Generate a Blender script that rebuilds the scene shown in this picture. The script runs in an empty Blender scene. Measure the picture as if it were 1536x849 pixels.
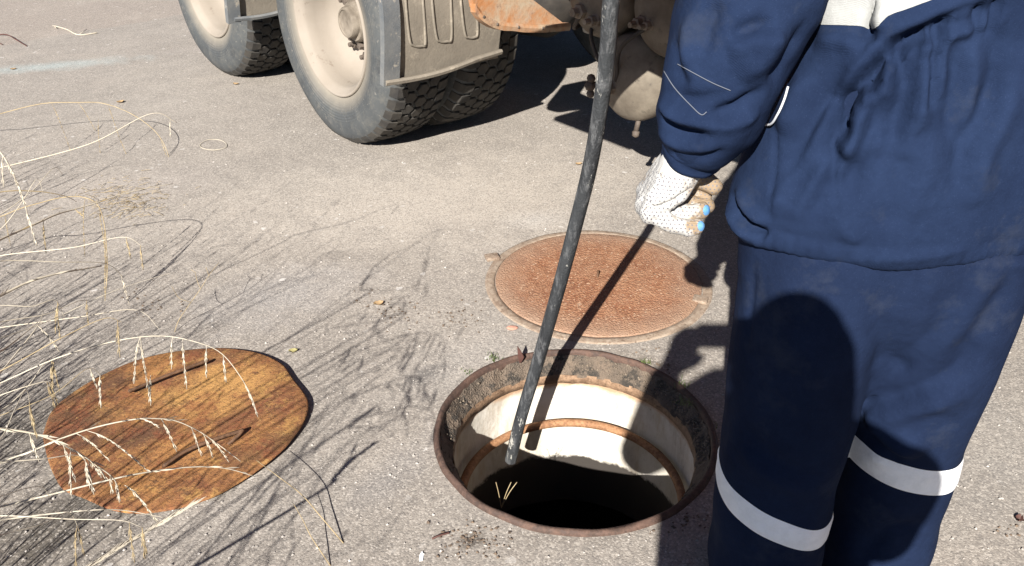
import bpy, bmesh, math, random
import numpy as np
from mathutils import Vector, Matrix, noise
from mathutils.bvhtree import BVHTree
random.seed(7); np.random.seed(7)
sc = bpy.context.scene
COL = sc.collection
PI = math.pi
# ------------------------------------------------------------------ camera
CAM_H, CAM_F, CAM_P = 1.35, 1300.0, math.radians(30)      # height in m, focal length in px of a 1536 wide picture, pitch
cd = bpy.data.cameras.new('camera'); cam = bpy.data.objects.new('camera', cd); COL.objects.link(cam)
cd.sensor_width = 36; cd.lens = 36*CAM_F/1536; cd.clip_start = 0.02; cd.clip_end = 600
cam.location = (0, 0, CAM_H); cam.rotation_euler = (PI/2 - CAM_P, 0, 0)
sc.camera = cam
# ------------------------------------------------------------------ sky, sun, exposure
SUN_AZ, SUN_EL = math.radians(16), math.radians(32)       # direction the light travels: azimuth from +Y to +X
w = bpy.data.worlds.new('World'); sc.world = w; w.use_nodes = True
nt = w.node_tree
bg = nt.nodes['Background']
sky = nt.nodes.new('ShaderNodeTexSky'); sky.sky_type = 'NISHITA'; sky.sun_disc = False
sky.sun_elevation = SUN_EL; sky.sun_rotation = SUN_AZ + PI
sky.air_density = 0.45; sky.dust_density = 0.2
nt.links.new(sky.outputs[0], bg.inputs[0]); bg.inputs[1].default_value = 0.05
sd = bpy.data.lights.new('sun', 'SUN'); sun = bpy.data.objects.new('sun', sd); COL.objects.link(sun)
sd.energy = 5.0; sd.angle = math.radians(0.5); sd.color = (1.0, 0.955, 0.89)
LD = Vector((math.sin(SUN_AZ)*math.cos(SUN_EL), math.cos(SUN_AZ)*math.cos(SUN_EL), -math.sin(SUN_EL)))
sun.rotation_euler = LD.to_track_quat('-Z', 'Y').to_euler(); sun.location = (-2, -6, 6)
sc.view_settings.view_transform = 'Standard'; sc.view_settings.look = 'None'
sc.view_settings.exposure = 1.45; sc.view_settings.gamma = 1.0
# ------------------------------------------------------------------ pixel helpers (photo pixels -> points in the place)
cF = np.array([0, math.cos(CAM_P), -math.sin(CAM_P)]); cU = np.array([0, math.sin(CAM_P), math.cos(CAM_P)]); cR = np.array([1., 0, 0])
cC = np.array([0, 0, CAM_H])
def ray(x, y): return cF + (x-768)/CAM_F*cR - (y-424.5)/CAM_F*cU
def G(x, y, z=0.0):
    d = ray(x, y); return cC + d*(z-CAM_H)/d[2]
def atY(x, y, Y):
    d = ray(x, y); return cC + d*Y/d[1]
def atZ(x, y, D): return cC + ray(x, y)*D
def proj(P):
    q = np.atleast_2d(P) - cC; Z = q@cF
    Zs = np.where(np.abs(Z) < 1e-6, 1e-6, Z)
    return 768+CAM_F*(q@cR)/Zs, 424.5-CAM_F*(q@cU)/Zs, Z
# ------------------------------------------------------------------ object helpers
WM = {}
def link(o, parent=None):
    COL.objects.link(o)
    if parent is not None:
        o.parent = parent; WM[o.name] = WM[parent.name]
    return o
def tag(o, label=None, cat=None, group=None, kind=None):
    for k, v in (('label', label), ('category', cat), ('group', group), ('kind', kind)):
        if v: o[k] = v
    return o
def thing(name, label, cat, loc=(0, 0, 0), rotz=0.0, group=None):
    o = bpy.data.objects.new(name, None); COL.objects.link(o)
    o.empty_display_size = 0.1
    o.location = loc; o.rotation_euler = (0, 0, rotz)
    WM[o.name] = Matrix.Translation(Vector(loc)) @ Matrix.Rotation(rotz, 4, 'Z')
    return tag(o, label, cat, group)
def make_mesh(name, V, Fc, mat, smooth=True):
    me = bpy.data.meshes.new(name)
    me.from_pydata([tuple(map(float, v)) for v in V], [], [tuple(int(i) for i in f) for f in Fc])
    me.validate(); me.update()
    if smooth: me.polygons.foreach_set('use_smooth', [True]*len(me.polygons))
    for m in (mat if isinstance(mat, (list, tuple)) else [mat]):
        if m: me.materials.append(m)
    return me
def obj(name, geo, mat, parent=None, smooth=True, local=False, auto=None):
    """geo = (V, F). World coordinates unless local; a child's are turned into its thing's own frame."""
    V, Fc = geo
    V = np.asarray(V, float)
    if parent is not None and not local:
        Mi = np.array(WM[parent.name].inverted()); V = V@Mi[:3, :3].T + Mi[:3, 3]
    me = make_mesh(name, V, Fc, mat, smooth)
    if auto is not None:
        me.set_sharp_from_angle(angle=math.radians(auto))
    o = bpy.data.objects.new(name, me); link(o, parent)
    if parent is None: WM[o.name] = Matrix.Identity(4)
    return o
def top(name, geo, mat, label, cat, group=None, kind=None, smooth=True, auto=None):
    """a top-level thing made of one mesh, with its origin at its base"""
    V = np.asarray(geo[0], float); c = np.array([*(0.5*(V.min(0)+V.max(0)))[:2], V[:, 2].min()])
    o = obj(name, (V-c, geo[1]), mat, None, smooth, True, auto); o.location = c
    WM[o.name] = Matrix.Translation(Vector(c))
    return tag(o, label, cat, group, kind)
def copy_part(o, parent):
    c = o.copy(); COL.objects.link(c); c.parent = parent; WM[c.name] = WM[parent.name]
    for ch in list(o.children): copy_part(ch, c)
    return c
# ------------------------------------------------------------------ geometry helpers, all return (V, F)
def cat(*gs):
    V, Fc, n = [], [], 0
    for v, f in gs:
        v = np.asarray(v, float); V.append(v); Fc += [tuple(i+n for i in q) for q in f]; n += len(v)
    return np.vstack(V), Fc
def xf(g, M):
    M = np.array(M); return np.asarray(g[0])@M[:3, :3].T + M[:3, 3], g[1]
def box(x0, x1, y0, y1, z0, z1, bev=0.0):
    if not bev:
        V = [(x, y, z) for z in (z0, z1) for y in (y0, y1) for x in (x0, x1)]
        return np.array(V, float), [(0, 2, 3, 1), (4, 5, 7, 6), (0, 1, 5, 4), (2, 6, 7, 3), (0, 4, 6, 2), (1, 3, 7, 5)]
    bm = bmesh.new(); bmesh.ops.create_cube(bm, size=1)
    for v in bm.verts:
        v.co = Vector(((x0+x1)/2+v.co.x*(x1-x0), (y0+y1)/2+v.co.y*(y1-y0), (z0+z1)/2+v.co.z*(z1-z0)))
    bmesh.ops.bevel(bm, geom=bm.edges[:], offset=bev, segments=2, affect='EDGES', profile=0.6)
    bm.verts.index_update()
    g = np.array([v.co[:] for v in bm.verts]), [tuple(v.index for v in f.verts) for f in bm.faces]
    bm.free(); return g
def grid_faces(nr, nc, wrap=False):
    Fc = []
    for i in range(nr-1):
        for j in range(nc if wrap else nc-1):
            k = (j+1) % nc
            Fc.append((i*nc+j, i*nc+k, (i+1)*nc+k, (i+1)*nc+j))
    return Fc
def lathe(prof, n=64, c=(0, 0), cap0=False, cap1=False, jit=None):
    a = np.linspace(0, 2*PI, n, endpoint=False)
    V = []
    for r, z in prof:
        for t in a:
            dr, dz = jit(t, r, z) if jit else (0, 0)
            V.append((c[0]+(r+dr)*math.cos(t), c[1]+(r+dr)*math.sin(t), z+dz))
    Fc = grid_faces(len(prof), n, True)
    if cap0: Fc.append(tuple(range(n))[::-1])
    if cap1: Fc.append(tuple(range((len(prof)-1)*n, len(prof)*n)))
    return np.array(V), Fc
def frames(P):
    P = np.asarray(P, float); T = np.gradient(P, axis=0); T /= np.linalg.norm(T, axis=1)[:, None]+1e-12
    up = np.array([0.13, 0.21, 1.0]); 
    if abs(T[0]@up)/np.linalg.norm(up) > .9: up = np.array([1., .2, 0])
    A = np.cross(up, T[0]); A /= np.linalg.norm(A); out = []
    for t in T:
        A = A - (A@t)*t; A /= np.linalg.norm(A)+1e-12; out.append((A.copy(), np.cross(t, A)))
    return P, T, out
def tube(P, r, n=6, caps=True):
    P, T, fr = frames(P); k = len(P)
    r = np.full(k, r) if np.isscalar(r) else np.asarray(r, float)
    V = []
    for i in range(k):
        for j in range(n):
            a = 2*PI*j/n; V.append(P[i]+r[i]*(math.cos(a)*fr[i][0]+math.sin(a)*fr[i][1]))
    Fc = grid_faces(k, n, True)
    if caps: Fc += [tuple(range(n))[::-1], tuple(range((k-1)*n, k*n))]
    return np.array(V), Fc
def spline(P, n=40):
    """Catmull-Rom through the points"""
    P = np.asarray(P, float); Q = np.vstack([2*P[0]-P[1], P, 2*P[-1]-P[-2]]); out = []
    m = len(P)-1; per = max(2, int(n/m))
    for i in range(m):
        p0, p1, p2, p3 = Q[i:i+4]
        for t in np.linspace(0, 1, per, endpoint=False):
            out.append(.5*(2*p1+(p2-p0)*t+(2*p0-5*p1+4*p2-p3)*t*t+(3*p1-p0-3*p2+p3)*t**3))
    out.append(P[-1]); return np.array(out)
def capsule(p0, p1, r0, r1, n=16):
    p0 = np.asarray(p0, float); p1 = np.asarray(p1, float); ax = p1-p0; L = np.linalg.norm(ax)
    ax = ax/L if L > 1e-6 else np.array([0, 0, 1.])
    u = np.cross(ax, [0.3, 1, .2]); u /= np.linalg.norm(u); v = np.cross(ax, u)
    rings = []
    for t in np.linspace(-PI/2+.15, 0, 5): rings.append((p0+ax*r0*math.sin(t), r0*math.cos(t)))
    for t in np.linspace(0, PI/2-.15, 5): rings.append((p1+ax*r1*math.sin(t), r1*math.cos(t)))
    V = [c+r*(math.cos(a)*u+math.sin(a)*v) for c, r in rings for a in np.linspace(0, 2*PI, n, endpoint=False)]
    Fc = grid_faces(len(rings), n, True) + [tuple(range(n))[::-1], tuple(range((len(rings)-1)*n, len(rings)*n))]
    return np.array(V), Fc
def chain(P, R, n=16): return cat(*[capsule(P[i], P[i+1], R[i], R[i+1], n) for i in range(len(P)-1)])
def ball(c, r, n=20):
    r = np.array([r]*3 if np.isscalar(r) else r, float)
    t = np.linspace(-PI/2+.08, PI/2-.08, n//2); a = np.linspace(0, 2*PI, n, endpoint=False)
    V = [(c[0]+r[0]*math.cos(i)*math.cos(j), c[1]+r[1]*math.cos(i)*math.sin(j), c[2]+r[2]*math.sin(i)) for i in t for j in a]
    Fc = grid_faces(len(t), n, True)+[tuple(range(n))[::-1], tuple(range((len(t)-1)*n, len(t)*n))]
    return np.array(V), Fc
def loft(secs, n=48, p=2.3):
    """secs: (z, cx, cy, rx, ry): closed superellipse stack"""
    S = np.array(secs, float); zz = S[:, 0]; V = []
    for s in S:
        for a in np.linspace(0, 2*PI, n, endpoint=False):
            c, q = math.cos(a), math.sin(a)
            V.append((s[1]+s[3]*math.copysign(abs(c)**(2/p), c), s[2]+s[4]*math.copysign(abs(q)**(2/p), q), s[0]))
    k = len(S); Fc = grid_faces(k, n, True)+[tuple(range(n))[::-1], tuple(range((k-1)*n, k*n))]
    return np.array(V), Fc
def remesh(g, voxel, it=6):
    """one continuous skin round overlapping closed shapes"""
    me = make_mesh('tmp', g[0], g[1], None); o = bpy.data.objects.new('tmp', me); COL.objects.link(o)
    m = o.modifiers.new('r', 'REMESH'); m.mode = 'VOXEL'; m.voxel_size = voxel
    if it: s = o.modifiers.new('s', 'SMOOTH'); s.factor = .5; s.iterations = it
    dg = bpy.context.evaluated_depsgraph_get(); dg.update(); ev = o.evaluated_get(dg); m2 = ev.to_mesh()
    V = np.empty(len(m2.vertices)*3); m2.vertices.foreach_get('co', V); V = V.reshape(-1, 3)
    Fc = [tuple(p.vertices) for p in m2.polygons]
    ev.to_mesh_clear(); bpy.data.objects.remove(o); bpy.data.meshes.remove(me)
    return V, Fc
def normals(g):
    me = make_mesh('tmp', g[0], g[1], None); N = np.empty(len(me.vertices)*3)
    me.vertex_normals.foreach_get('vector', N); bpy.data.meshes.remove(me); return N.reshape(-1, 3)
def poly_dist(V, P):
    """distance to a polyline and place along it (0..1)"""
    best = np.full(len(V), 1e9); par = np.zeros(len(V)); m = len(P)-1
    for i in range(m):
        a, b = P[i], P[i+1]; d = b-a; t = np.clip(((V-a)@d)/(d@d+1e-12), 0, 1)
        q = np.linalg.norm(V-(a+t[:, None]*d), axis=1); k = q < best
        best[k] = q[k]; par[k] = (i+t[k])/m
    return best, par
def noisev(V, s, seed=0.0):
    return np.array([noise.noise((v[0]*s[0]+seed, v[1]*s[1]-seed, v[2]*s[2]+.7*seed)) for v in V])
def bvh(g): return BVHTree.FromPolygons([tuple(v) for v in g[0]], g[1])
def hit(tree, x, y):
    d = Vector(ray(x, y)).normalized(); r = tree.ray_cast(Vector(cC), d)
    return None if r[0] is None else (np.array(r[0]), np.array(r[1]))
def strip_px(tree, pts, n=30):
    """drop a line seen in the photo onto a surface"""
    P = spline([(x, y, 0) for x, y in pts], n)[:, :2]; out = []
    for q in P:
        h = hit(tree, *q)
        if h is None: continue
        out.append(h[0])
    if not out: return np.array(out)
    runs = [[out[0]]]
    for p in out[1:]:
        if np.linalg.norm(p-runs[-1][-1]) < .03: runs[-1].append(p)
        else: runs.append([p])
    return np.array(max(runs, key=len))
def apply_folds(g, fl, tree=None):
    V, Fc = g; N = normals(g); tree = tree or bvh(g); D = np.zeros(len(V))
    for pts, amp, wid in fl:
        P = strip_px(tree, pts, 4*len(pts)+6)
        if len(P) < 2: continue
        d, s = poly_dist(V, P); e = np.clip(np.minimum(s, 1-s)*4, 0, 1)**.7
        D += amp*(1/(1+(d/wid)**2)**1.5)*(0.1+.9*e)
    return V+N*D[:, None], Fc
# ------------------------------------------------------------------ materials
class NT:
    def __init__(s, name):
        s.m = bpy.data.materials.new(name); s.m.use_nodes = True; s.t = s.m.node_tree
        s.b = s.t.nodes['Principled BSDF']; s.co = s.n('ShaderNodeTexCoord').outputs['Object']
        s.pos = s.n('ShaderNodeNewGeometry').outputs['Position']
    def n(s, ty, **k):
        nd = s.t.nodes.new(ty)
        for a, v in k.items(): setattr(nd, a, v)
        return nd
    def inp(s, nd, i, v):
        if isinstance(v, bpy.types.NodeSocket): s.t.links.new(v, nd.inputs[i])
        elif v is not None:
            if isinstance(v, (tuple, list)) and len(v) == 3 and nd.inputs[i].type == 'RGBA': v = (*v, 1)
            nd.inputs[i].default_value = v
    def noise(s, scale, detail=3, rough=.55, vec=None, dist=0.0):
        nd = s.n('ShaderNodeTexNoise'); s.inp(nd, 'Vector', vec or s.co)
        nd.inputs['Scale'].default_value = scale; nd.inputs['Detail'].default_value = detail
        nd.inputs['Roughness'].default_value = rough; nd.inputs['Distortion'].default_value = dist
        return nd.outputs['Fac']
    def voro(s, scale, feature='F1', out='Distance', vec=None, rnd=1.0):
        nd = s.n('ShaderNodeTexVoronoi', feature=feature); s.inp(nd, 'Vector', vec or s.co)
        nd.inputs['Scale'].default_value = scale; nd.inputs['Randomness'].default_value = rnd
        return nd.outputs[out]
    def ramp(s, f, *stops):
        nd = s.n('ShaderNodeValToRGB'); s.inp(nd, 0, f); e = nd.color_ramp.elements
        while len(e) < len(stops): e.new(0.5)
        for i, (p, c) in enumerate(stops):
            e[i].position = p; e[i].color = (c, c, c, 1) if not isinstance(c, (tuple, list)) else (*c, 1)
        return nd.outputs['Color']
    def mix(s, f, a, b, mode='MIX'):
        nd = s.n('ShaderNodeMixRGB', blend_type=mode); s.inp(nd, 0, f); s.inp(nd, 1, a); s.inp(nd, 2, b)
        return nd.outputs[0]
    def math(s, op, a, b=None, clamp=False):
        nd = s.n('ShaderNodeMath', operation=op, use_clamp=clamp); s.inp(nd, 0, a)
        if b is not None: s.inp(nd, 1, b)
        return nd.outputs[0]
    def map(s, loc=(0, 0, 0), rot=(0, 0, 0), scale=(1, 1, 1), vec=None, kind='POINT'):
        nd = s.n('ShaderNodeMapping', vector_type=kind); s.inp(nd, 0, vec or s.co)
        nd.inputs['Location'].default_value = loc; nd.inputs['Rotation'].default_value = rot; nd.inputs['Scale'].default_value = scale
        return nd.outputs[0]
    def blotch(s, c, rx, ry, rot=0.0, wob=.5, soft=.5, sc_=6):
        """a stain with a ragged edge: 1 inside, 0 outside"""
        v = s.map((c[0], c[1], 0), (0, 0, rot), (rx, ry, 50), s.pos, 'TEXTURE')
        ln = s.n('ShaderNodeVectorMath', operation='LENGTH'); s.inp(ln, 0, v)
        nz = s.math('MULTIPLY', s.math('SUBTRACT', s.noise(sc_, 4, .65, s.pos), .5), wob*2)
        d = s.math('ADD', ln.outputs['Value'], nz)
        return s.ramp(d, (max(0, .95-soft), 1.0), (1.0, 0.0))
    def bump(s, h, st=.3, dist=.01, prev=None):
        nd = s.n('ShaderNodeBump'); nd.inputs['Strength'].default_value = st; nd.inputs['Distance'].default_value = dist
        s.inp(nd, 'Height', h)
        if prev: s.inp(nd, 'Normal', prev)
        return nd.outputs[0]
    def out(s, col=None, rough=.8, metal=0.0, nrm=None, spec=.5, sheen=None):
        b = s.b
        s.inp(b, 'Base Color', col); s.inp(b, 'Roughness', rough); s.inp(b, 'Metallic', metal)
        b.inputs['Specular IOR Level'].default_value = spec
        if nrm: s.inp(b, 'Normal', nrm)
        if sheen: b.inputs['Sheen Weight'].default_value = sheen; b.inputs['Sheen Roughness'].default_value = .4
        return s.m
def mat_plain(name, c1, c2, scale=8, rough=.7, bump=.2, bdist=.003, metal=0., spec=.4, fine=120, c3=None, t3=.62):
    m = NT(name); f = m.noise(scale, 5, .6); col = m.mix(m.ramp(f, (.35, 0), (.65, 1)), c1, c2)
    if c3: col = m.mix(m.ramp(m.noise(scale*2.3, 6, .7), (t3, 0), (t3+.08, 1)), col, c3)
    h = m.math('ADD', m.noise(fine, 3), m.noise(fine*4, 2))
    return m.out(col, rough, metal, m.bump(h, bump, bdist), spec)
def mat_rust(name, base, dark, bright, pebble=0, sc1=5., speck=.25):
    m = NT(name)
    a = m.noise(sc1, 8, .75); b = m.noise(sc1*5, 5, .7); c = m.noise(150, 3, .7)
    col = m.mix(m.ramp(a, (.35, 0), (.66, 1)), dark, base)
    col = m.mix(m.ramp(b, (.44, 0), (.68, .8)), col, bright)
    col = m.mix(m.ramp(m.noise(sc1*2, 7, .75, m.map((3, 1, 0))), (.56, 0), (.7, .6)), col, dark)
    col = m.mix(m.ramp(m.noise(75, 5, .8), (.52, 0), (.62, .5)), col, bright)
    col = m.mix(m.ramp(c, (.32, .6), (.46, 0)), col, (.05, .03, .018))
    h = m.math('ADD', c, m.math('MULTIPLY', b, 2))
    nr = m.bump(h, .35, .003)
    if pebble:
        pv = m.voro(pebble, 'SMOOTH_F1'); rc = m.voro(pebble, 'F1', 'Color')
        col = m.mix(m.ramp(pv, (.1, speck), (.5, 0)), col, (.52, .30, .16))
        col = m.mix(m.ramp(rc, (.8, 0), (.9, .45)), col, (.55, .42, .3))
        nr = m.bump(m.ramp(pv, (0, 1), (.6, 0)), .6, .004, nr)
        edge = m.blotch(np.array([.268, 2.350]), .335, .335, 0, .22, .35, 12)
        col = m.mix(m.math('MULTIPLY', m.math('SUBTRACT', 1.0, edge), .75), col, (.25, .175, .125))
        col = m.mix(m.ramp(m.noise(5, 7, .75, m.map((2, 5, 0))), (.5, 0), (.7, .5)), col, (.28, .16, .095))
    return m.out(col, m.ramp(b, (.3, .62), (.7, .9)), 0.0, nr, .3)
def mat_fabric(name, c1, c2, weave=900, sheen=.25, rough=.75, dirt=None, crease=.22):
    m = NT(name)
    f = m.noise(5, 5, .65); col = m.mix(m.ramp(f, (.3, 0), (.7, 1)), c1, c2)
    g = m.noise(60, 4, .7); col = m.mix(m.ramp(g, (.35, .18), (.6, 0)), col, tuple(.6*x for x in c1))
    th = m.n('ShaderNodeTexWave', wave_type='BANDS', bands_direction='DIAGONAL'); m.inp(th, 'Vector', m.co)
    th.inputs['Scale'].default_value = weave/3; th.inputs['Distortion'].default_value = 1.5; th.inputs['Detail'].default_value = 2
    lint = m.ramp(m.noise(700, 2, .6), (.62, 0), (.75, .22)); col = m.mix(lint, col, tuple(min(1, 2.6*x+.02) for x in c2))
    if dirt: col = m.mix(m.ramp(m.noise(9, 6, .7, m.map((5, 2, 1))), (.56, 0), (.72, .45)), col, dirt)
    n1 = m.bump(m.noise(38, 5, .6), crease, .006); nr = m.bump(m.math('ADD', th.outputs['Fac'], m.noise(420, 2)), .16, .0012, n1)
    return m.out(col, rough, 0, nr, .04, sheen)

M = {}
# old asphalt with stains
def asphalt():
    m = NT('asphalt'); p = m.pos
    big = m.noise(.9, 4, .6, p); mid = m.noise(7, 5, .65, p)
    col = m.mix(m.ramp(big, (.35, 0), (.65, 1)), (.232, .207, .180), (.285, .257, .226))
    col = m.mix(m.ramp(mid, (.42, 0), (.72, .55)), col, (.190, .170, .149))
    # second, smoother surfacing beyond an old joint
    e0, e1 = G(40, 62), G(270, 22); t = (e1-e0)/np.linalg.norm(e1-e0)
    v = m.map((e0[0], e0[1], 0), (0, 0, math.atan2(t[1], t[0])), (1, 1, 1), p, 'TEXTURE')
    sp = m.n('ShaderNodeSeparateXYZ'); m.inp(sp, 0, v)
    side = m.math('ADD', sp.outputs[1], m.math('MULTIPLY', m.math('SUBTRACT', m.noise(2.5, 5, .6, p), .5), .25))
    far = m.ramp(m.math('ADD', m.math('MULTIPLY', side, 8), .5), (.4, 0), (.6, 1))
    col = m.mix(m.math('MULTIPLY', far, .8), col, (.250, .212, .180))
    S = [(G(70, 100), .62, .12, .35, (.30, .345, .338), .75), (G(800, 330), .17, .10, .3, (.38, .36, .335), .8), (G(700, 540), .30, .16, .7, (.29, .268, .243), .7), (G(640, 300), 1.1, .6, .3, (.375, .335, .288), .85), (G(1500, 650), .4, .5, .3, (.23, .215, .197), .6),
         (G(430, 440), .35, .22, .6, (.28, .265, .254), .6), (G(190, 280), .45, .25, .4, (.31, .277, .248), .6), (G(708, 812), .035, .022, .3, (.055, .045, .036), .95),
         (G(640, 560), .10, .03, .9, (.085, .08, .078), .8), (G(780, 560), .12, .05, .0, (.30, .215, .15), .8), (G(985, 545), .16, .04, -.5, (.15, .125, .1), .7), (G(55, 640), .25, .22, .2, (.085, .075, .062), .85),
         (G(60, 800), .3, .2, .5, (.075, .065, .052), .85), (G(880, 800), .22, .05, .2, (.16, .14, .12), .7), (G(600, 700), .2, .07, .9, (.19, .178, .17), .7), (G(330, 70), .5, .1, .4, (.31, .277, .252), .5)]
    for c, rx, ry, ro, cl, st in S:
        col = m.mix(m.math('MULTIPLY', m.blotch(c, rx, ry, ro, .75, .8, 9), st), col, cl)
    # drifted pale dust
    col = m.mix(m.ramp(m.noise(2.2, 6, .7, m.map((4, 9, 0), vec=p)), (.5, 0), (.75, .5)), col, (.345, .305, .260))
    # aggregate
    vc = m.voro(230, 'F1', 'Color', p); vd = m.voro(230, 'F1', 'Distance', p)
    bw = m.n('ShaderNodeRGBToBW'); m.inp(bw, 0, vc); r = bw.outputs[0]
    col = m.mix(m.ramp(r, (.22, .42), (.42, 0)), col, (.105, .097, .092))
    col = m.mix(m.ramp(r, (.64, 0), (.8, .42)), col, (.47, .43, .38))
    fine = m.noise(520, 3, .75, p)
    col = m.mix(m.ramp(fine, (.32, .4), (.5, 0)), col, (.08, .074, .07))
    col = m.mix(m.ramp(m.voro(75, 'F1', 'Color', p), (.93, 0), (.97, .5)), col, (.58, .56, .53))
    h = m.math('ADD', m.math('MULTIPLY', m.ramp(vd, (0, 1), (.6, 0)), .6), m.math('MULTIPLY', fine, .8))
    nr = m.bump(mid, .12, .02); nr = m.bump(m.noise(40, 4, .6, p), .25, .006, nr); nr = m.bump(h, .42, .0026, nr)
    return m.out(col, .88, 0, nr, .25)
M['asphalt'] = asphalt()
def rust_sheet():
    m = NT('mottled_sheet_rust'); p = m.pos
    a = m.noise(5.5, 9, .78, p); b = m.noise(14, 7, .8, m.map((2, 5, 0), vec=p)); c = m.noise(190, 3, .75, p); d = m.noise(55, 6, .85, p)
    col = m.mix(m.ramp(a, (.42, 0), (.56, 1)), (.175, .077, .036), (.295, .142, .052))
    col = m.mix(m.math('MULTIPLY', m.blotch(G(320, 590), .19, .14, .5, .8, .6, 9), .75), col, (.43, .24, .082))
    col = m.mix(m.ramp(b, (.53, 0), (.62, .8)), col, (.40, .225, .075))
    for q, rx, ry, ro, st in ((G(120, 640), .13, .16, .4, .8), (G(235, 655), .09, .05, .2, .85), (G(160, 585), .12, .05, .5, .8), (G(400, 680), .15, .05, .8, .6), (G(120, 728), .10, .06, 0, .7), (G(330, 545), .09, .03, .6, .5)):
        col = m.mix(m.math('MULTIPLY', m.blotch(q, rx, ry, ro, .9, .6, 13), st), col, (.088, .046, .028))
    col = m.mix(m.ramp(m.noise(9, 8, .8, m.map((4, 2, 0), vec=p)), (.52, 0), (.60, .65)), col, (.185, .062, .03))
    col = m.mix(m.ramp(m.noise(24, 7, .85, m.map((1, 7, 0), vec=p)), (.56, 0), (.62, .7)), col, (.07, .038, .024))
    col = m.mix(m.ramp(d, (.36, .7), (.45, 0)), col, (.08, .042, .024)); col = m.mix(m.ramp(d, (.56, 0), (.64, .55)), col, (.44, .27, .11))
    col = m.mix(m.ramp(c, (.34, .75), (.46, 0)), col, (.055, .032, .02))
    return m.out(col, .85, 0, m.bump(m.math('ADD', c, m.math('MULTIPLY', d, 2.5)), .6, .003), .2)
M['rust_sheet'] = rust_sheet()
M['rust_cover'] = mat_rust('red_rust', (.205, .084, .043), (.145, .062, .035), (.265, .140, .082), pebble=210, sc1=4, speck=.4)
M['rust_rim'] = mat_rust('brown_rust', (.075, .044, .034), (.034, .024, .02), (.115, .07, .052), sc1=9)
M['rust_rod'] = mat_rust('orange_rust', (.23, .115, .055), (.14, .065, .032), (.32, .18, .095), sc1=14)
M['rust_dark'] = mat_rust('dark_rust', (.10, .052, .028), (.06, .032, .018), (.15, .08, .042), sc1=16)
M['frame_dusty'] = mat_rust('dusty_iron', (.25, .19, .14), (.16, .115, .085), (.31, .255, .20), sc1=8)
M['ledge'] = mat_plain('dirty_cement', (.16, .12, .088), (.085, .068, .053), 9, .9, .8, .01, c3=(.04, .034, .028), t3=.5, fine=60)
M['band'] = mat_rust('band_rust', (.20, .125, .075), (.10, .06, .038), (.29, .19, .12), sc1=10)
def whitewash():
    m = NT('whitewash'); a = m.noise(6, 6, .65); b = m.noise(16, 6, .7, m.map(scale=(1, 1, .25)))
    col = m.mix(m.ramp(a, (.35, 0), (.65, 1)), (.43, .40, .335), (.60, .57, .52))
    col = m.mix(m.ramp(b, (.50, 0), (.66, .75)), col, (.40, .31, .21))
    col = m.mix(m.ramp(m.noise(30, 5, .8), (.64, 0), (.72, .7)), col, (.2, .16, .12))
    col = m.mix(m.ramp(m.noise(7, 7, .8, m.map((3, 3, 3), scale=(1, 1, .3))), (.5, 0), (.62, .7)), col, (.34, .29, .23))
    sp = m.n('ShaderNodeSeparateXYZ'); m.inp(sp, 0, m.pos)
    z = m.math('ADD', sp.outputs[2], m.math('MULTIPLY', m.math('SUBTRACT', m.noise(9, 6, .75), .5), .05))
    top_ = m.ramp(m.math('MULTIPLY', m.math('ADD', z, .105), 40), (.2, 0), (.8, 1))
    col = m.mix(top_, col, (.33, .215, .135))
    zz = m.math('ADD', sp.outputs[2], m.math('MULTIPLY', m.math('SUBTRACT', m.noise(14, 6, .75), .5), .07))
    col = m.mix(m.ramp(m.math('MULTIPLY', m.math('ADD', zz, .385), 12), (.45, 1), (.6, 0)), col, (.035, .03, .026))   # near black below the sun line: the shaft's shade painted into the wall
    return m.out(col, .85, 0, m.bump(m.noise(60, 4), .4, .004), .3)
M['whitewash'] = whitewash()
M['shaft'] = mat_plain('shade_dark_brick', (.03, .026, .022), (.018, .016, .014), 12, .9, .5, .01)  # brick colour kept near black to stand for the shade deep down
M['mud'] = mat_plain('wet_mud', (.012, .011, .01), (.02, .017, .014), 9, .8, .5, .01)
M['hose'] = None
def hose_mat():
    m = NT('scuffed_rubber'); a = m.noise(14, 6, .7, m.map(scale=(1, 1, .12)))
    col = m.mix(m.ramp(a, (.35, 0), (.7, 1)), (.018, .019, .021), (.038, .041, .044))
    s = m.noise(55, 6, .75, m.map((2, 0, 1), scale=(1, 1, .22)))
    col = m.mix(m.ramp(s, (.50, 0), (.66, .8)), col, (.115, .117, .12))
    col = m.mix(m.ramp(m.noise(24, 5, .8, m.map((7, 3, 0), scale=(1, 1, .3))), (.61, 0), (.65, .9)), col, (.34, .33, .30))
    return m.out(col, .78, 0, m.bump(m.math('ADD', m.math('MULTIPLY', s, 2), m.noise(220, 3)), .6, .004), .18)
M['hose'] = hose_mat()
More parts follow.
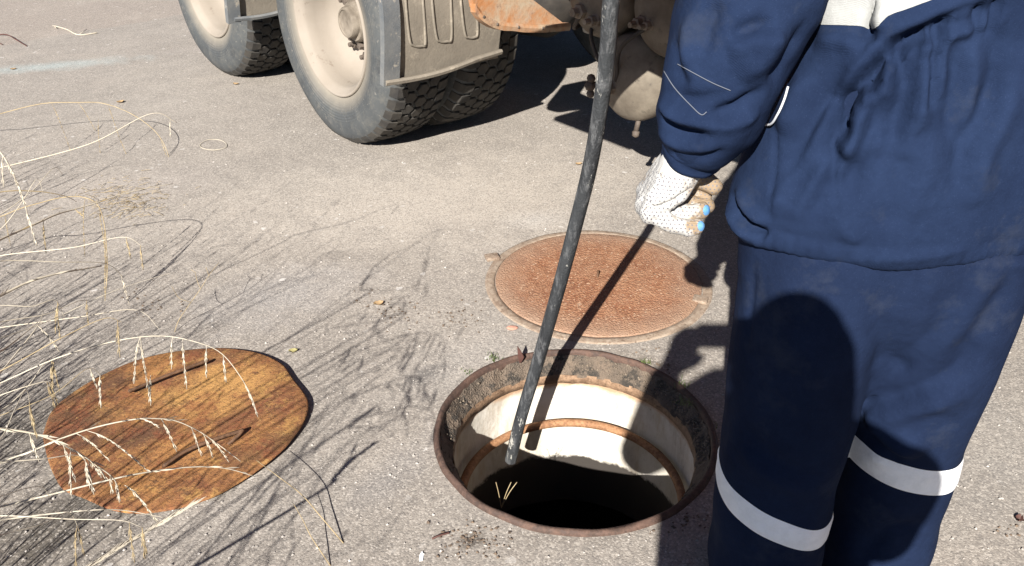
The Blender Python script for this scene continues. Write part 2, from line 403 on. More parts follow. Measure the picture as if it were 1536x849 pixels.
def tyre_mat():
    m = NT('dusty_rubber'); a = m.noise(5, 6, .7); b = m.noise(22, 6, .75)
    col = m.mix(m.ramp(a, (.3, 0), (.7, 1)), (.040, .044, .047), (.072, .076, .076))
    col = m.mix(m.ramp(b, (.5, 0), (.75, .6)), col, (.125, .117, .10))
    sp = m.n('ShaderNodeSeparateXYZ'); m.inp(sp, 0, m.co)
    r = m.math('SQRT', m.math('ADD', m.math('POWER', sp.outputs[0], 2), m.math('POWER', sp.outputs[2], 2)))
    ring = m.n('ShaderNodeTexWave', wave_type='RINGS', rings_direction='Y'); m.inp(ring, 'Vector', m.co)
    ring.inputs['Scale'].default_value = 26; ring.inputs['Distortion'].default_value = .3
    band = m.ramp(r, (.32, 0), (.33, 1), (.385, 1), (.40, 0))
    col = m.mix(m.ramp(m.noise(9, 7, .8, m.map((2, 0, 5))), (.56, 0), (.66, .6)), col, (.028, .03, .033))
    col = m.mix(m.ramp(m.noise(60, 4, .75), (.6, 0), (.68, .5)), col, (.19, .175, .15))
    h = m.math('MULTIPLY', ring.outputs['Fac'], band)
    col = m.mix(m.ramp(r, (.30, .55), (.36, 0)), col, (.26, .225, .175))
    nr = m.bump(h, .35, .004); nr = m.bump(m.noise(140, 4), .25, .002, nr)
    return m.out(col, .78, 0, nr, .3)
M['tyre'] = tyre_mat()
def tread_mat():
    m = NT('tread_rubber'); a = m.noise(12, 6, .7)
    col = m.mix(m.ramp(a, (.35, 0), (.7, 1)), (.022, .021, .020), (.055, .049, .041))
    return m.out(col, .8, 0, m.bump(m.noise(120, 4), .3, .003), .3)
M['tread'] = tread_mat()
M['rim'] = mat_plain('beige_dusty_paint', (.235, .205, .172), (.20, .172, .14), 4, .8, .12, .002, c3=(.14, .11, .085), t3=.62)
M['nut'] = mat_plain('grimy_steel', (.05, .038, .03), (.11, .088, .07), 30, .7, .4, .003)
M['hub'] = mat_plain('dusty_hub', (.20, .17, .135), (.10, .082, .062), 18, .8, .3, .003)
def fender_mat():
    m = NT('dusty_fender'); a = m.noise(7, 6, .7)
    col = m.mix(m.ramp(a, (.35, 0), (.68, 1)), (.14, .122, .098), (.19, .166, .133))
    col = m.mix(m.ramp(m.noise(30, 5, .75, m.map(scale=(1, 1, .2))), (.55, 0), (.7, .5)), col, (.13, .115, .095))
    col = m.mix(m.ramp(m.noise(11, 7, .8, m.map((1, 4, 2))), (.54, 0), (.62, .7)), col, (.27, .235, .185))
    col = m.mix(m.ramp(m.noise(120, 3, .7), (.62, 0), (.68, .7)), col, (.09, .075, .06))
    return m.out(col, .82, 0, m.bump(m.math('ADD', m.noise(90, 4), m.noise(11, 7, .8, m.map((1, 4, 2)))), .35, .003), .25)
M['fender'] = fender_mat()
M['edge'] = mat_plain('grey_edge_paint', (.085, .092, .098), (.14, .14, .135), 10, .6, .3, .003, c3=(.26, .235, .195), t3=.58)
M['chassis'] = mat_plain('oily_chassis', (.022, .019, .017), (.05, .042, .034), 10, .75, .4, .004)
M['tank_end'] = mat_plain('dusty_air_tank', (.15, .128, .098), (.085, .070, .053), 12, .75, .35, .003, c3=(.07, .06, .047), t3=.6)
M['tankbody'] = mat_plain('orange_tank_paint', (.32, .12, .04), (.24, .10, .05), 3, .6, .2, .003)
M['cabpaint'] = mat_plain('cab_paint', (.30, .085, .03), (.24, .07, .03), 3, .45, .05, .002)
M['glass'] = NT('dark_glass').out((.02, .025, .03), .08, 0, None, .6)
def rustplate():
    m = NT('flaking_orange_paint'); a = m.noise(9, 6, .7, dist=.5)
    col = m.mix(m.ramp(a, (.38, 0), (.62, 1)), (.30, .135, .055), (.30, .235, .165))
    col = m.mix(m.ramp(m.noise(20, 6, .75), (.55, 0), (.66, .85)), col, (.17, .10, .065))
    col = m.mix(m.ramp(m.noise(8, 5, .7, m.map((3, 3, 1))), (.55, 0), (.72, .6)), col, (.28, .27, .255))
    return m.out(col, .75, 0, m.bump(m.noise(70, 5), .4, .004), .3)
M['rustplate'] = rustplate()
M['navy'] = mat_fabric('navy_twill', (.0068, .0120, .0300), (.0124, .0218, .0510), sheen=0, rough=.9, dirt=(.030, .036, .052), crease=.4)
M['navy_tr'] = mat_fabric('navy_twill_trousers', (.0064, .0108, .0270), (.0102, .0176, .0420), sheen=0, rough=.9, dirt=(.030, .036, .052), crease=.4)
M['grey_cloth'] = mat_fabric('light_grey_cloth', (.27, .275, .27), (.33, .335, .325), sheen=.0, dirt=(.28, .275, .26))
M['tape'] = mat_fabric('silver_reflective_tape', (.74, .755, .77), (.82, .825, .83), weave=1500, sheen=.0, rough=.5, dirt=(.55, .55, .54), crease=.6)
M['stitch'] = NT('white_thread').out((.45, .47, .51), .8)
M['stitch_grey'] = NT('grey_thread').out((.085, .095, .12), .9)
def glove_mat():
    m = NT('dirty_white_knit'); sp = m.n('ShaderNodeSeparateXYZ'); m.inp(sp, 0, m.pos)
    k = m.n('ShaderNodeTexWave', wave_type='BANDS', bands_direction='Z'); m.inp(k, 'Vector', m.co); k.inputs['Scale'].default_value = 190; k.inputs['Distortion'].default_value = 1
    f = m.math('ADD', m.math('MULTIPLY', m.math('SUBTRACT', sp.outputs[0], .222), 26), m.math('MULTIPLY', m.math('SUBTRACT', m.noise(42, 5, .75), .5), 4.2))
    f2 = m.math('MULTIPLY', f, m.ramp(m.math('MULTIPLY', m.math('ADD', sp.outputs[2], -.84), 20), (.5, .75), (.99, 1.0), ))
    col = m.mix(m.ramp(f, (.25, 0), (.8, .95)), (.37, .362, .345), (.215, .155, .098))
    col = m.mix(m.ramp(m.noise(70, 4, .7), (.56, 0), (.66, .6)), col, (.19, .135, .08))
    return m.out(col, .9, 0, m.bump(m.math('ADD', k.outputs['Fac'], m.noise(300, 2)), .35, .002), .15)
M['glove'] = glove_mat()
M['dots'] = NT('grey_pvc').out((.10, .095, .105), .6)
M['blue'] = mat_plain('blue_pvc', (.055, .17, .36), (.09, .22, .40), 60, .6, .3, .001)
M['skin'] = mat_plain('skin', (.42, .24, .16), (.48, .28, .19), 20, .55, .1, .001)
M['hair'] = mat_plain('dark_hair', (.02, .014, .01), (.035, .025, .018), 40, .6, .6, .004)
M['boot'] = mat_plain('black_boot', (.02, .018, .016), (.035, .03, .026), 20, .6, .3, .002)
M['shirt'] = mat_fabric('dark_shirt', (.06, .06, .065), (.08, .08, .085))
M['jeans'] = mat_fabric('jeans', (.03, .04, .075), (.045, .06, .10))
def straw(name, a, b):
    m = NT(name); return m.out(m.mix(m.ramp(m.noise(25, 3), (.35, 0), (.65, 1)), a, b), .7, 0, None, .3)
M['straw'] = straw('pale_straw', (.39, .345, .265), (.46, .415, .335))
M['straw_d'] = straw('brown_straw', (.22, .165, .09), (.34, .27, .16))
M['weed'] = straw('green_straw', (.11, .12, .045), (.22, .19, .085))
M['leaf_dry'] = straw('dry_leaf_brown', (.22, .145, .075), (.32, .23, .13))
M['leaf_yellow'] = straw('yellow_green_leaf', (.22, .20, .08), (.30, .26, .14))
M['leaf_dark'] = straw('dark_leaf', (.06, .03, .025), (.10, .045, .035))
M['moss'] = straw('moss_green', (.07, .11, .03), (.13, .16, .05))
M['pink'] = mat_plain('pink_brick', (.42, .22, .16), (.36, .18, .13), 30, .9, .4, .003)
M['paper'] = NT('white_paper').out((.62, .64, .66), .8)
M['grit'] = mat_plain('grit_stone', (.20, .18, .16), (.42, .39, .36), 90, .9, .2, .002)
# ------------------------------------------------------------------ ground
MH = np.array([.15, 1.627]); R_OUT = .334
rr = [R_OUT, .342, .36, .39, .44, .5, .6, .72, .9, 1.1, 1.35, 1.7, 2.1, 2.6, 3.2, 4, 5, 6.5, 9, 13, 20, 35, 60, 110]
def gz_(t, r, z):
    x, y = MH[0]+r*math.cos(t), MH[1]+r*math.sin(t); k = min(1, max(0, (r-.36)/.4))*min(1, max(0, (9-r)/4))
    return 0, .003*k*noise.noise((x*1.7, y*1.7, 3))
g = lathe([(r, 0) for r in rr], 192, MH, jit=gz_)
ground = obj('ground', (g[0], [f[::-1] for f in g[1]]), M['asphalt']); ground['kind'] = 'structure'
m3 = ground.data
if m3.polygons[0].normal.z < 0: m3.flip_normals()
vp = [(60, 990), (30, 900), (-6, 850), (-30, 806), (-50, 770), (-70, 730), (-100, 690), (-140, 640)]
VB = [G(x, y)[:2] for x, y in vp] + [np.array(q) for q in ((-1.75, 2.3), (-2.6, 3.4), (-4.6, 5.6), (-9, 11), (-30, 38), (-70, 60), (-70, -60), (70, -60), (70, -3.0), (6, -1.6), (2, -1.15), (.6, -.85), (-.1, -.55))]
VB = spline([(q[0], q[1], 0) for q in VB+VB[:1]], 260)[:-1]
for q in VB[:90]: q[:2] += np.array([noise.noise((q[0]*9, q[1]*9, 1)), noise.noise((q[0]*9, q[1]*9, 5))])*.035
V_, n_ = [], len(VB)
for k, z in ((1, .0015), (0, .011)):
    for i, q in enumerate(VB):
        t = VB[(i+1) % n_]-VB[i-1]; nn = np.array([-t[1], t[0], 0])/(np.linalg.norm(t)+1e-9); V_.append(q+nn*(.0 if k else .03)+[0, 0, z])
bmv = bmesh.new(); vs_ = [bmv.verts.new(v) for v in V_]
for i in range(n_): bmv.faces.new((vs_[i], vs_[(i+1) % n_], vs_[n_+(i+1) % n_], vs_[n_+i]))
ed_ = [bmv.edges.get((vs_[n_+i], vs_[n_+(i+1) % n_])) for i in range(n_)]
bmesh.ops.triangle_fill(bmv, use_beauty=True, edges=ed_); bmesh.ops.recalc_face_normals(bmv, faces=bmv.faces[:])
bmv.verts.index_update()
gv_ = (np.array([v.co[:] for v in bmv.verts]), [tuple(v.index for v in f.verts) for f in bmv.faces]); bmv.free()
M['added_verge'] = mat_plain('added_verge_soil', (.12, .102, .078), (.19, .163, .125), 9, .95, .8, .01, c3=(.06, .065, .03), t3=.56, fine=60)
tag(obj('added_verge', gv_, M['added_verge'], smooth=False), kind='structure')  # dark soil ground added out of view to cut bounce off the asphalt
# ------------------------------------------------------------------ open manhole
mh = thing('open_manhole', 'open round manhole with brown iron rim and whitewashed shaft under the hose', 'manhole', (*MH, 0))
def wob(a, s=1.0, k=5): return lambda t, r, z: (a*noise.noise((k*math.cos(t), k*math.sin(t), z*30+s)), a*noise.noise((k*math.cos(t)+9, k*math.sin(t), r*30+s)))
obj('rim', lathe([(.340, -.03), (.3385, .003), (.335, .010), (.330, .012), (.325, .010), (.3225, .003), (.3215, -.008), (.3205, -.03)], 128, MH, jit=wob(.0026)), M['rust_rim'], mh)
LEDGE = [(.3215, -.002), (.3185, -.007), (.315, -.014), (.311, -.022), (.307, -.028), (.302, -.033), (.297, -.039), (.2935, -.046), (.2925, -.052)]
obj('ledge', lathe(LEDGE, 200, MH, jit=wob(.0065, 3, 14)), M['ledge'], mh)
obj('throat_band', lathe([(.293, -.047), (.2905, -.056), (.2915, -.074), (.302, -.078)], 128, MH, jit=wob(.0028, 7, 9)), M['band'], mh)
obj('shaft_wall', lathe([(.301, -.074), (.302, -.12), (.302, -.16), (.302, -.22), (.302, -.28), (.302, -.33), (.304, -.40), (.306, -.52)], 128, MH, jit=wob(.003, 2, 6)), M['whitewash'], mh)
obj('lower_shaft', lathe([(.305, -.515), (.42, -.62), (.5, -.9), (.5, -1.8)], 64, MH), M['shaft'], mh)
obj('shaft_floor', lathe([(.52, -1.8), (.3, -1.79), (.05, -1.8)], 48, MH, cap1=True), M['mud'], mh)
hp = [(MH[0]+.276*math.cos(a), MH[1]+.276*math.sin(a), -.20+.004*math.sin(2*a)) for a in np.linspace(0, 2*PI, 97)]
obj('hoop', tube(hp, .0115, 10, False), M['rust_rod'], mh)
# crumbs and dirt on the ledge
gs = []
for i in range(420):
    a = random.uniform(-.25, 1.75) if i < 300 else random.uniform(0, 2*PI); r = random.uniform(.298, .320); s = random.uniform(.0015, .0048)
    gs.append(ball((MH[0]+r*math.cos(a), MH[1]+r*math.sin(a), float(np.interp(r, [q[0] for q in LEDGE[::-1]], [q[1] for q in LEDGE[::-1]]))+.2*s), (s, s*random.uniform(.6, 1.2), s*.7), 6))
tag(obj('dirt_crumbs', cat(*gs), mat_plain('soil_crumb', (.075, .06, .045), (.17, .135, .10), 60, .95), mh), kind='stuff')
def blades(c, n, h, spread, r=.0009, lean=.5):
    out = []
    for i in range(n):
        x = c[0]+random.gauss(0, spread); y = c[1]+random.gauss(0, spread); hh = h*random.uniform(.5, 1.2)
        dx, dy = random.gauss(0, lean*hh), random.gauss(0, lean*hh)
        b = np.array([x, y, c[2]]); out.append(tube([b, b+[dx*.3, dy*.3, hh*.6], b+[dx, dy, hh]], [r, r*.8, r*.2], 3))
    return cat(*out)
ms = []
for q, n, h in (((738, 538), 26, .014), ((965, 548), 30, .015), ((1022, 578), 22, .015), ((1028, 606), 34, .010), ((700, 560), 10, .012), ((1068, 640), 10, .012)):
    p = G(*q); ms.append(blades(p, n, h, .009))
tag(obj('rim_moss', cat(*ms), M['moss'], mh), kind='stuff')
p = G(752, 742, -.03)
obj('rim_sprig', cat(*[tube(spline([p+[0, 0, -.04], p+[dx*.5, 0, .005], p+[dx, .01, .028]], 8), .0010, 4) for dx in (.035, .022, -.012)]), M['straw_d'], mh)
# ------------------------------------------------------------------ covered manhole behind
BC = np.array([.268, 2.350])
mf = thing('manhole_surround', 'dusty round iron frame flush in the asphalt around the red rusty cover', 'manhole surround', (*BC, 0))
obj('frame_ring', lathe([(.354, -.02), (.352, .0015), (.347, .003), (.334, .004), (.324, .0045), (.3225, .002), (.322, -.02)], 128, BC, jit=wob(.0018, 4)), M['frame_dusty'], mf)
for q, ro in (((738, 388), .3), ((1050, 452), -.35)):
    p = G(*q); b = xf(box(-.022, .022, -.018, .018, 0, .012, .003), Matrix.Translation(Vector(p)) @ Matrix.Rotation(ro, 4, 'Z'))
    obj('lug', b, M['frame_dusty'], mf, auto=40)
cv = thing('manhole_cover', 'red-brown rusty round iron cover with pebbled face seated in its frame', 'manhole cover', (*BC, 0))
cvp = [(.320, .0), (.320, .005), (.317, .0065), (.29, .0075), (.22, .009), (.15, .010), (.08, .0105), (.02, .0105)]
obj('plate', lathe(cvp, 128, BC, cap1=True, jit=wob(.0015, 6, 8)), M['rust_cover'], cv)
p = G(897, 412, .010)
obj('lifting_pin', cat(tube([p+[-.004, -.02, -.002], p+[.0, .0, .014], p+[.004, .022, .0]], .0035, 6)), M['rust_dark'], cv)
# ------------------------------------------------------------------ loose sheet steel cover at left
SC = np.array([-.82, 1.667])
st = thing('steel_sheet_cover', 'ochre rusty round steel sheet with two bent rod handles lying on the asphalt', 'manhole cover', (*SC, 0))
edge_px = [(64, 655), (78, 618), (110, 590), (150, 566), (200, 543), (255, 529), (320, 523), (380, 530), (422, 548), (440, 572), (462, 603), (458, 632), (440, 660), (420, 682), (380, 713), (330, 742), (290, 757), (250, 766), (205, 770), (165, 764), (128, 748), (96, 735), (82, 715), (72, 690)]
def sheet_z(p): return .007 + .006*max(0, (p[0]-SC[0])/.31) + .003*noise.noise((p[0]*4, p[1]*4, 1))
E0 = np.array([G(x, y, .008) for x, y in edge_px]); E0 = spline(np.vstack([E0, E0[:1]]), 96)[:-1]; n = len(E0)
V, Fc = [], []
ks = (1.0, .985, .8, .6, .4, .2)
for k in ks:
    for e in E0:
        q = SC+(e[:2]-SC)*k; V.append((*q, sheet_z(q)+(.005 if k < 1 else .0035)))
for e in E0: V.append((*e[:2], sheet_z(e)))
Fc = grid_faces(len(ks), n, True); V.append((*SC, sheet_z(SC)+.005)); c = len(V)-1
Fc += [((len(ks)-1)*n+j, (len(ks)-1)*n+(j+1) % n, c) for j in range(n)]
Fc += [(len(ks)*n+j, len(ks)*n+(j+1) % n, (j+1) % n, j) for j in range(n)]
obj('plate', (V, Fc), M['rust_sheet'], st)
def hpx(x, y, z): return G(x/2.3, 480+y/2.3, .014+z)
H1 = [hpx(449, 246, -.002), hpx(451, 243, .009), hpx(458, 240, .014), hpx(580, 190, .017), hpx(700, 146, .016), hpx(714, 141, .014), hpx(702, 150, .006), hpx(668, 158, 0)]
H2 = [hpx(565, 505, -.002), hpx(567, 502, .009), hpx(576, 495, .014), hpx(640, 452, .018), hpx(740, 412, .018), hpx(826, 384, .018), hpx(834, 383, .016), hpx(812, 408, .008), hpx(787, 430, 0)]
obj('handle', tube(spline(H1, 60), .0047, 7), M['rust_dark'], st)
obj('handle', tube(spline(H2, 60), .0047, 7), M['rust_dark'], st)
# ------------------------------------------------------------------ hose
def on(x, y, Y): return atY(x, y, Y)
hose_pts = [on(766, 690, 1.715), on(781, 628, 1.70), on(806, 545, 1.683), on(836, 440, 1.66), on(864, 335, 1.635), on(886, 245, 1.61), on(903, 145, 1.582), on(912, 70, 1.562), on(917, 0, 1.545)]
e = hose_pts[-1]
hose_pts += [e+[.012, -.02, .16], e+[.035, .02, .34], e+[.09, .16, .46], e+[.14, .42, .50], e+[.18, .72, .42], e+[.20, .92, .30]]
hs = spline(hose_pts, 140); hr = .0160
def hose_geo():
    P, T, fr = frames(hs); n = 16; V = []
    for i in range(len(P)):
        k = 1+.008*noise.noise((i*.11, 3, 1))
        for j in range(n):
            a = 2*PI*j/n; q = 1+.05*math.cos(2*a+.8)+.012*noise.noise((i*.12, math.cos(a)*3, math.sin(a)*3))
            V.append(P[i]+hr*k*q*(math.cos(a)*fr[i][0]+math.sin(a)*fr[i][1]))
    # hollow cut end
    m = len(P)
    for j in range(n):
        a = 2*PI*j/n; V.append(P[0]+hr*.72*(math.cos(a)*fr[0][0]+math.sin(a)*fr[0][1]))
    for j in range(n):
        a = 2*PI*j/n; V.append(P[4]+hr*.70*(math.cos(a)*fr[4][0]+math.sin(a)*fr[4][1]))
    Fc = grid_faces(m, n, True)
    for j in range(n):
        k = (j+1) % n; Fc += [(j, k, m*n+k, m*n+j)[::-1], (m*n+j, m*n+k, m*n+n+k, m*n+n+j)[::-1]]
    Fc.append(tuple(range(m*n+n, m*n+2*n))); Fc.append(tuple(range((m-1)*n, m*n)))
    return np.array(V), Fc
top('suction_hose', hose_geo(), M['hose'], 'black scuffed rubber hose hanging down into the open manhole', 'hose', auto=50)

# ------------------------------------------------------------------ truck (own frame: X along its side towards the viewer's right, Y inward, Z up)
T_LOC, T_ROT = (-.75, 3.604, 0), math.radians(129.5-180)
truck = thing('truck', 'dusty heavy truck with twin rear wheels, orange rusty side plate and grey air tanks', 'truck', T_LOC, T_ROT)
TM = np.array(WM['truck']); TI = np.linalg.inv(TM)
def tpx(x, y, ax, val):
    """photo pixel -> truck frame, on the plane axis ax = val"""
    d = TI[:3, :3]@ray(x, y); c = TI[:3, :3]@cC+TI[:3, 3]; t = (val-c[ax])/d[ax]; return c+d*t
def yl(prof, n=96, cap0=False, cap1=False):
    """lathe round the wheel's axle (Y); prof = (radius, depth inward)"""
    V, Fc = lathe(prof, n, cap0=cap0, cap1=cap1)
    return np.c_[V[:, 0], V[:, 2], V[:, 1]], [f[::-1] for f in Fc]
WH = .487
tyre_prof = [(.284, .030), (.288, .006), (.300, -.004), (.318, -.008), (.335, -.0145), (.37, -.022), (.41, -.022), (.44, -.014), (.462, -.003), (.476, .012), (.484, .03), (.487, .07), (.488, .14), (.487, .21), (.484, .25), (.476, .268), (.44, .292), (.39, .30), (.33, .295), (.29, .275), (.284, .25)]
def flat(V):
    V = np.array(V); r = np.clip((-V[:, 2]-WH+.012), 0, None)
    V[:, 2] = np.maximum(V[:, 2], -WH+.003); low = np.clip((-V[:, 2]-.36)/.127, 0, 1)
    V[:, 1] += np.where(V[:, 1] < .07, -1, np.where(V[:, 1] > .22, 1, 0))*.012*low**2
    return V
tg = yl(tyre_prof, 120); tg = (flat(tg[0]), tg[1])
def treads():
    V, Fc = [], []; N = 50; p = 2*PI/N
    def prism(pts, rb, rt, sh=.93):
        n = len(V); k = len(pts); cx = sum(q[0] for q in pts)/k; cy = sum(q[1] for q in pts)/k
        for q in pts: V.append((q[0], q[1], rb(q[1])))
        for q in pts: V.append((cx+(q[0]-cx)*.97, cy+(q[1]-cy)*.97, rt(q[1])-.0025))
        for q in pts: V.append((cx+(q[0]-cx)*.86, cy+(q[1]-cy)*.86, rt(q[1])))
        for a in (0, k):
            for i in range(k): Fc.append((n+a+i, n+a+(i+1) % k, n+a+k+(i+1) % k, n+a+k+i))
        Fc.append(tuple(range(n+2*k, n+3*k)))
    crown = lambda y: .5005-.22*(y-.14)**2*4
    base = lambda y: .480
    for r, yc in enumerate((.088, .140, .192)):
        for i in range(N):
            t = (i+.5*(r % 2))*p
            prism([(t-.42*p, yc-.014), (t, yc-.030), (t+.42*p, yc-.014), (t+.42*p, yc+.014), (t, yc+.030), (t-.42*p, yc+.014)], base, crown)
    for side in (0, 1):
        for i in range(N):
            t = (i+.5)*p; ys = [(-.006, .452), (.006, .474), (.024, .4915), (.066, .4985)]
            n = len(V)
            for k, (y, rt) in enumerate(ys):
                wd = .40 if k < 3 else .30
                Y = y if not side else .28-y
                for dt, rz in ((-wd, -.02), (-wd*.9, 0), (wd*.9, 0), (wd, -.02)): V.append((t+dt*p, Y, rt+rz))
            for k in range(3):
                for j in range(3): Fc.append((n+4*k+j, n+4*k+j+1, n+4*k+5+j, n+4*k+4+j))
            Fc.append((n, n+1, n+2, n+3)); Fc.append((n+12, n+15, n+14, n+13))
    V = np.array(V); P = np.c_[V[:, 2]*np.sin(V[:, 0]), V[:, 1], V[:, 2]*np.cos(V[:, 0])]
    return flat(P), Fc
rim_prof = [(.262, .262), (.268, .20), (.28, .03), (.291, .012), (.293, -.004), (.287, -.009), (.279, -.004), (.273, .008), (.262, .015), (.254, .03), (.249, .07), (.244, .115), (.232, .142), (.205, .172), (.18, .19), (.15, .195), (.10, .195)]
hub_prof = [(.128, .196), (.126, .165), (.124, .152), (.120, .148), (.088, .147), (.086, .12), (.078, .108), (.066, .105), (.064, .082), (.060, .076), (.052, .075), (.050, .079), (.001, .080)]
def wheel(name, X, Y, flip=False, first=None):
    """a wheel disc with tyre, tread, hub and nuts below it"""
    rot = PI if flip else 0
    if first is not None:
        o = copy_part(first, truck)
        if flip:
            for c in list(o.children):
                if c.name.startswith(('hub', 'nut', 'hub_bolt', 'valve_stem')): pass
    else:
        o = obj('wheel', yl(rim_prof, 96), M['rim'], truck, local=True)
        tg_o = obj('tyre', tg, M['tyre'], o, local=True)
        obj('tread', treads(), M['tread'], o, local=True, auto=25)
        obj('hub', yl(hub_prof, 48), M['hub'], o, local=True, auto=35)
        nut = None
        for k in range(10):
            a = 2*PI*k/10+.25
            if nut is None:
                gn = cat(xf(lathe([(.001, -.036), (.019, -.035), (.021, -.029), (.021, .0)], 6), Matrix.Rotation(-PI/2, 4, 'X')), xf(lathe([(.001, -.056), (.010, -.054), (.011, -.02)], 10), Matrix.Rotation(-PI/2, 4, 'X')), xf(lathe([(.024, 0.0), (.0245, -.006), (.017, -.008)], 16), Matrix.Rotation(-PI/2, 4, 'X')))
                gn = (gn[0]*[1, 1, 1], gn[1])
                nut = obj('nut', gn, M['nut'], o, local=True, auto=35); q = nut
            else:
                q = nut.copy(); COL.objects.link(q); q.parent = o
            q.location = (.158*math.cos(a), .193, .158*math.sin(a)); q.scale = (1, 1, 1)
        for k in range(8):
            a = 2*PI*k/8+.1; b = xf(lathe([(.001, -.026), (.015, -.025), (.017, 0)], 6), Matrix.Rotation(-PI/2, 4, 'X'))
            if k == 0: hb = obj('hub_bolt', b, M['nut'], o, local=True, auto=35); q = hb
            else: q = hb.copy(); COL.objects.link(q); q.parent = o
            q.location = (.104*math.cos(a), .148, .104*math.sin(a))
        a = -1.15; c = np.array([.2*math.cos(a), .172, .2*math.sin(a)])
        obj('valve_stem', tube(spline([c+[-.055, .005, -.035], c+[-.03, -.02, -.012], c+[0, -.028, .0], c+[.03, -.02, .025]], 14), .006, 7), M['nut'], o, local=True)
    o.location = (X, Y, WH); o.rotation_euler = (0, 0, rot)
    return o
w0 = wheel('wheel', 0, 0)
w1 = wheel('wheel', -1.275, 0, False, w0)
for ch in w1.children: ch.rotation_euler = ch.rotation_euler
w1.rotation_euler = (0, .7, 0)
for X in (0, -1.275):
    for Y, fl in ((.622, True), (1.676, False), (2.30, True)):
        q = wheel('wheel', X, Y, fl, w0); q.rotation_euler = (0, 0, PI if fl else 0)
for Y, fl in ((.02, False), (2.28, True)):
    q = wheel('wheel', 3.75, Y, fl, w0)
# mudguards
def panel(X0, Y0, Y1, prof, th=.004, ny=14):
    P = spline([(x, 0, z) for x, z in prof], 44); k = len(P); V = []
    T = np.gradient(P, axis=0); Nn = np.c_[T[:, 2], np.zeros(k), -T[:, 0]]; Nn /= np.linalg.norm(Nn, axis=1)[:, None]
    ys = np.linspace(Y0, Y1, ny)
    for off in (0, -th):
        for i in range(k):
            for y in ys: V.append(P[i]+Nn[i]*off+[X0, y, 0])
    a = grid_faces(k, ny); m = k*ny
    Fc = [f[::-1] for f in a]+[tuple(i+m for i in f) for f in a]
    for j in range(ny-1): Fc += [(j, j+1, m+j+1, m+j), ((k-1)*ny+j, m+(k-1)*ny+j, m+(k-1)*ny+j+1, (k-1)*ny+j+1)]
    for i in range(k-1): Fc += [(i*ny, m+i*ny, m+(i+1)*ny, (i+1)*ny), (i*ny+ny-1, (i+1)*ny+ny-1, m+(i+1)*ny+ny-1, m+i*ny+ny-1)]
    return np.array(V), Fc
gp = [(.575, .402), (.582, .447), (.596, .527), (.606, .617), (.606, .705), (.580, .80), (.49, .90), (.41, .99), (.30, 1.05), (.15, 1.085), (0, 1.09), (-.25, 1.07)]
mg = obj('mudguard', panel(0, -.06, .425, gp), M['fender'], truck, local=True, auto=40)
gpo = [(x+.004, z+.002) for x, z in gp]
obj('edge_strip', panel(0, -.118, -.05, [(x+.018, z-.006) for x, z in gp], .026, 6), M['edge'], mg, local=True, auto=40)
lp = [(.570, .399), (.582, .395), (.599, .400), (.604, .411), (.598, .419), (.582, .417)]
def ledge_sweep(lp, y0, y1, n=18):
    V = []
    for i in range(n):
        t = i/(n-1); y = y0+(y1-y0)*t
        for x, z in lp: V.append((x+.012*math.sin(PI*t), y, z+.022*t-.012*math.sin(PI*min(1, t*1.3))))
    k = len(lp); Fc = [f for f in grid_faces(n, k, True)]+[tuple(range(k)), tuple(range((n-1)*k, n*k))[::-1]]
    return np.array(V), Fc
obj('bottom_lip', ledge_sweep(lp, -.11, .428), M['fender'], mg, local=True, auto=30)
def prof_at(z):
    P = spline([(x, 0, z_) for x, z_ in gp], 44); return float(np.interp(z, P[:20, 2], P[:20, 0]))
for L in (((606, -60), (608, 0), (614, 58), (620, 68), (632, 69), (638, 62), (634, 0), (632, -60)), ((645, -60), (648, 5), (654, 54), (660, 62), (670, 62), (677, 56), (676, 0), (674, -60)), ((688, -60), (691, 2), (697, 50), (703, 56), (711, 56), (716, 50), (715, 18), (713, -60))):
    pts = []
    for x, y in L:
        X = .60
        for _ in range(4): q = tpx(x, y, 0, X); X = prof_at(q[2])
        pts.append((X+.001, q[1], q[2]))
    obj('pressed_rib', tube(spline(pts, 48), .0055, 6), M['fender'], mg, local=True)
mg2 = obj('mudguard', panel(-1.275, -.10, .475, gp), M['fender'], truck, local=True, auto=40)
obj('edge_strip', panel(-1.275, -.15, -.09, [(x+.02, z-.012) for x, z in gp], .03, 4), M['edge'], mg2, local=True, auto=40)
obj('bottom_lip', xf(ledge_sweep(lp, -.12, .30), Matrix.Translation((-1.275, 0, 0))), M['edge'], mg2, local=True, auto=30)
# orange rusty side plate
def extr(poly, x0, x1):
    n = len(poly); V = [(x0, y, z) for y, z in poly]+[(x1, y, z) for y, z in poly]
    return np.array(V), [tuple(range(n)), tuple(range(n, 2*n))[::-1]]+[(i, n+i, n+(i+1) % n, (i+1) % n) for i in range(n)]
rp_px = [(708, -90), (709, 0), (711, 12), (722, 26), (742, 37), (770, 41), (805, 43), (852, 40), (826, 20), (800, 0), (770, -30), (770, -90)]
rp = [tpx(x, y, 0, .90)[1:] for x, y in rp_px]
pl = obj('side_plate', extr([tuple(q) for q in rp], .90, .875), M['rustplate'], truck, local=True, smooth=False)
lip = [tpx(x, y, 0, .905) for x, y in rp_px[2:8]]
lipc = spline(lip, 40)
def lipgeo():
    V = []
    for p in lipc:
        wv = .003*noise.noise((p[1]*20, 1, 4))
        for dx, dz in ((-.02, .012), (.012, .016+wv), (.016, .004), (.012, -.012+wv), (-.02, -.016)): V.append((p[0]+dx, p[1], p[2]+dz))
    n = len(lipc); return np.array(V), grid_faces(n, 5, True)+[tuple(range(5)), tuple(range((n-1)*5, n*5))[::-1]]
obj('seam_lip', lipgeo(), M['rustplate'], pl, local=True, auto=30)
for i in (8, 16, 25, 33):
    p = lipc[min(i, len(lipc)-1)]; obj('rivet', ball(p+[.014, 0, .004], .006, 8), M['nut'], pl, local=True)
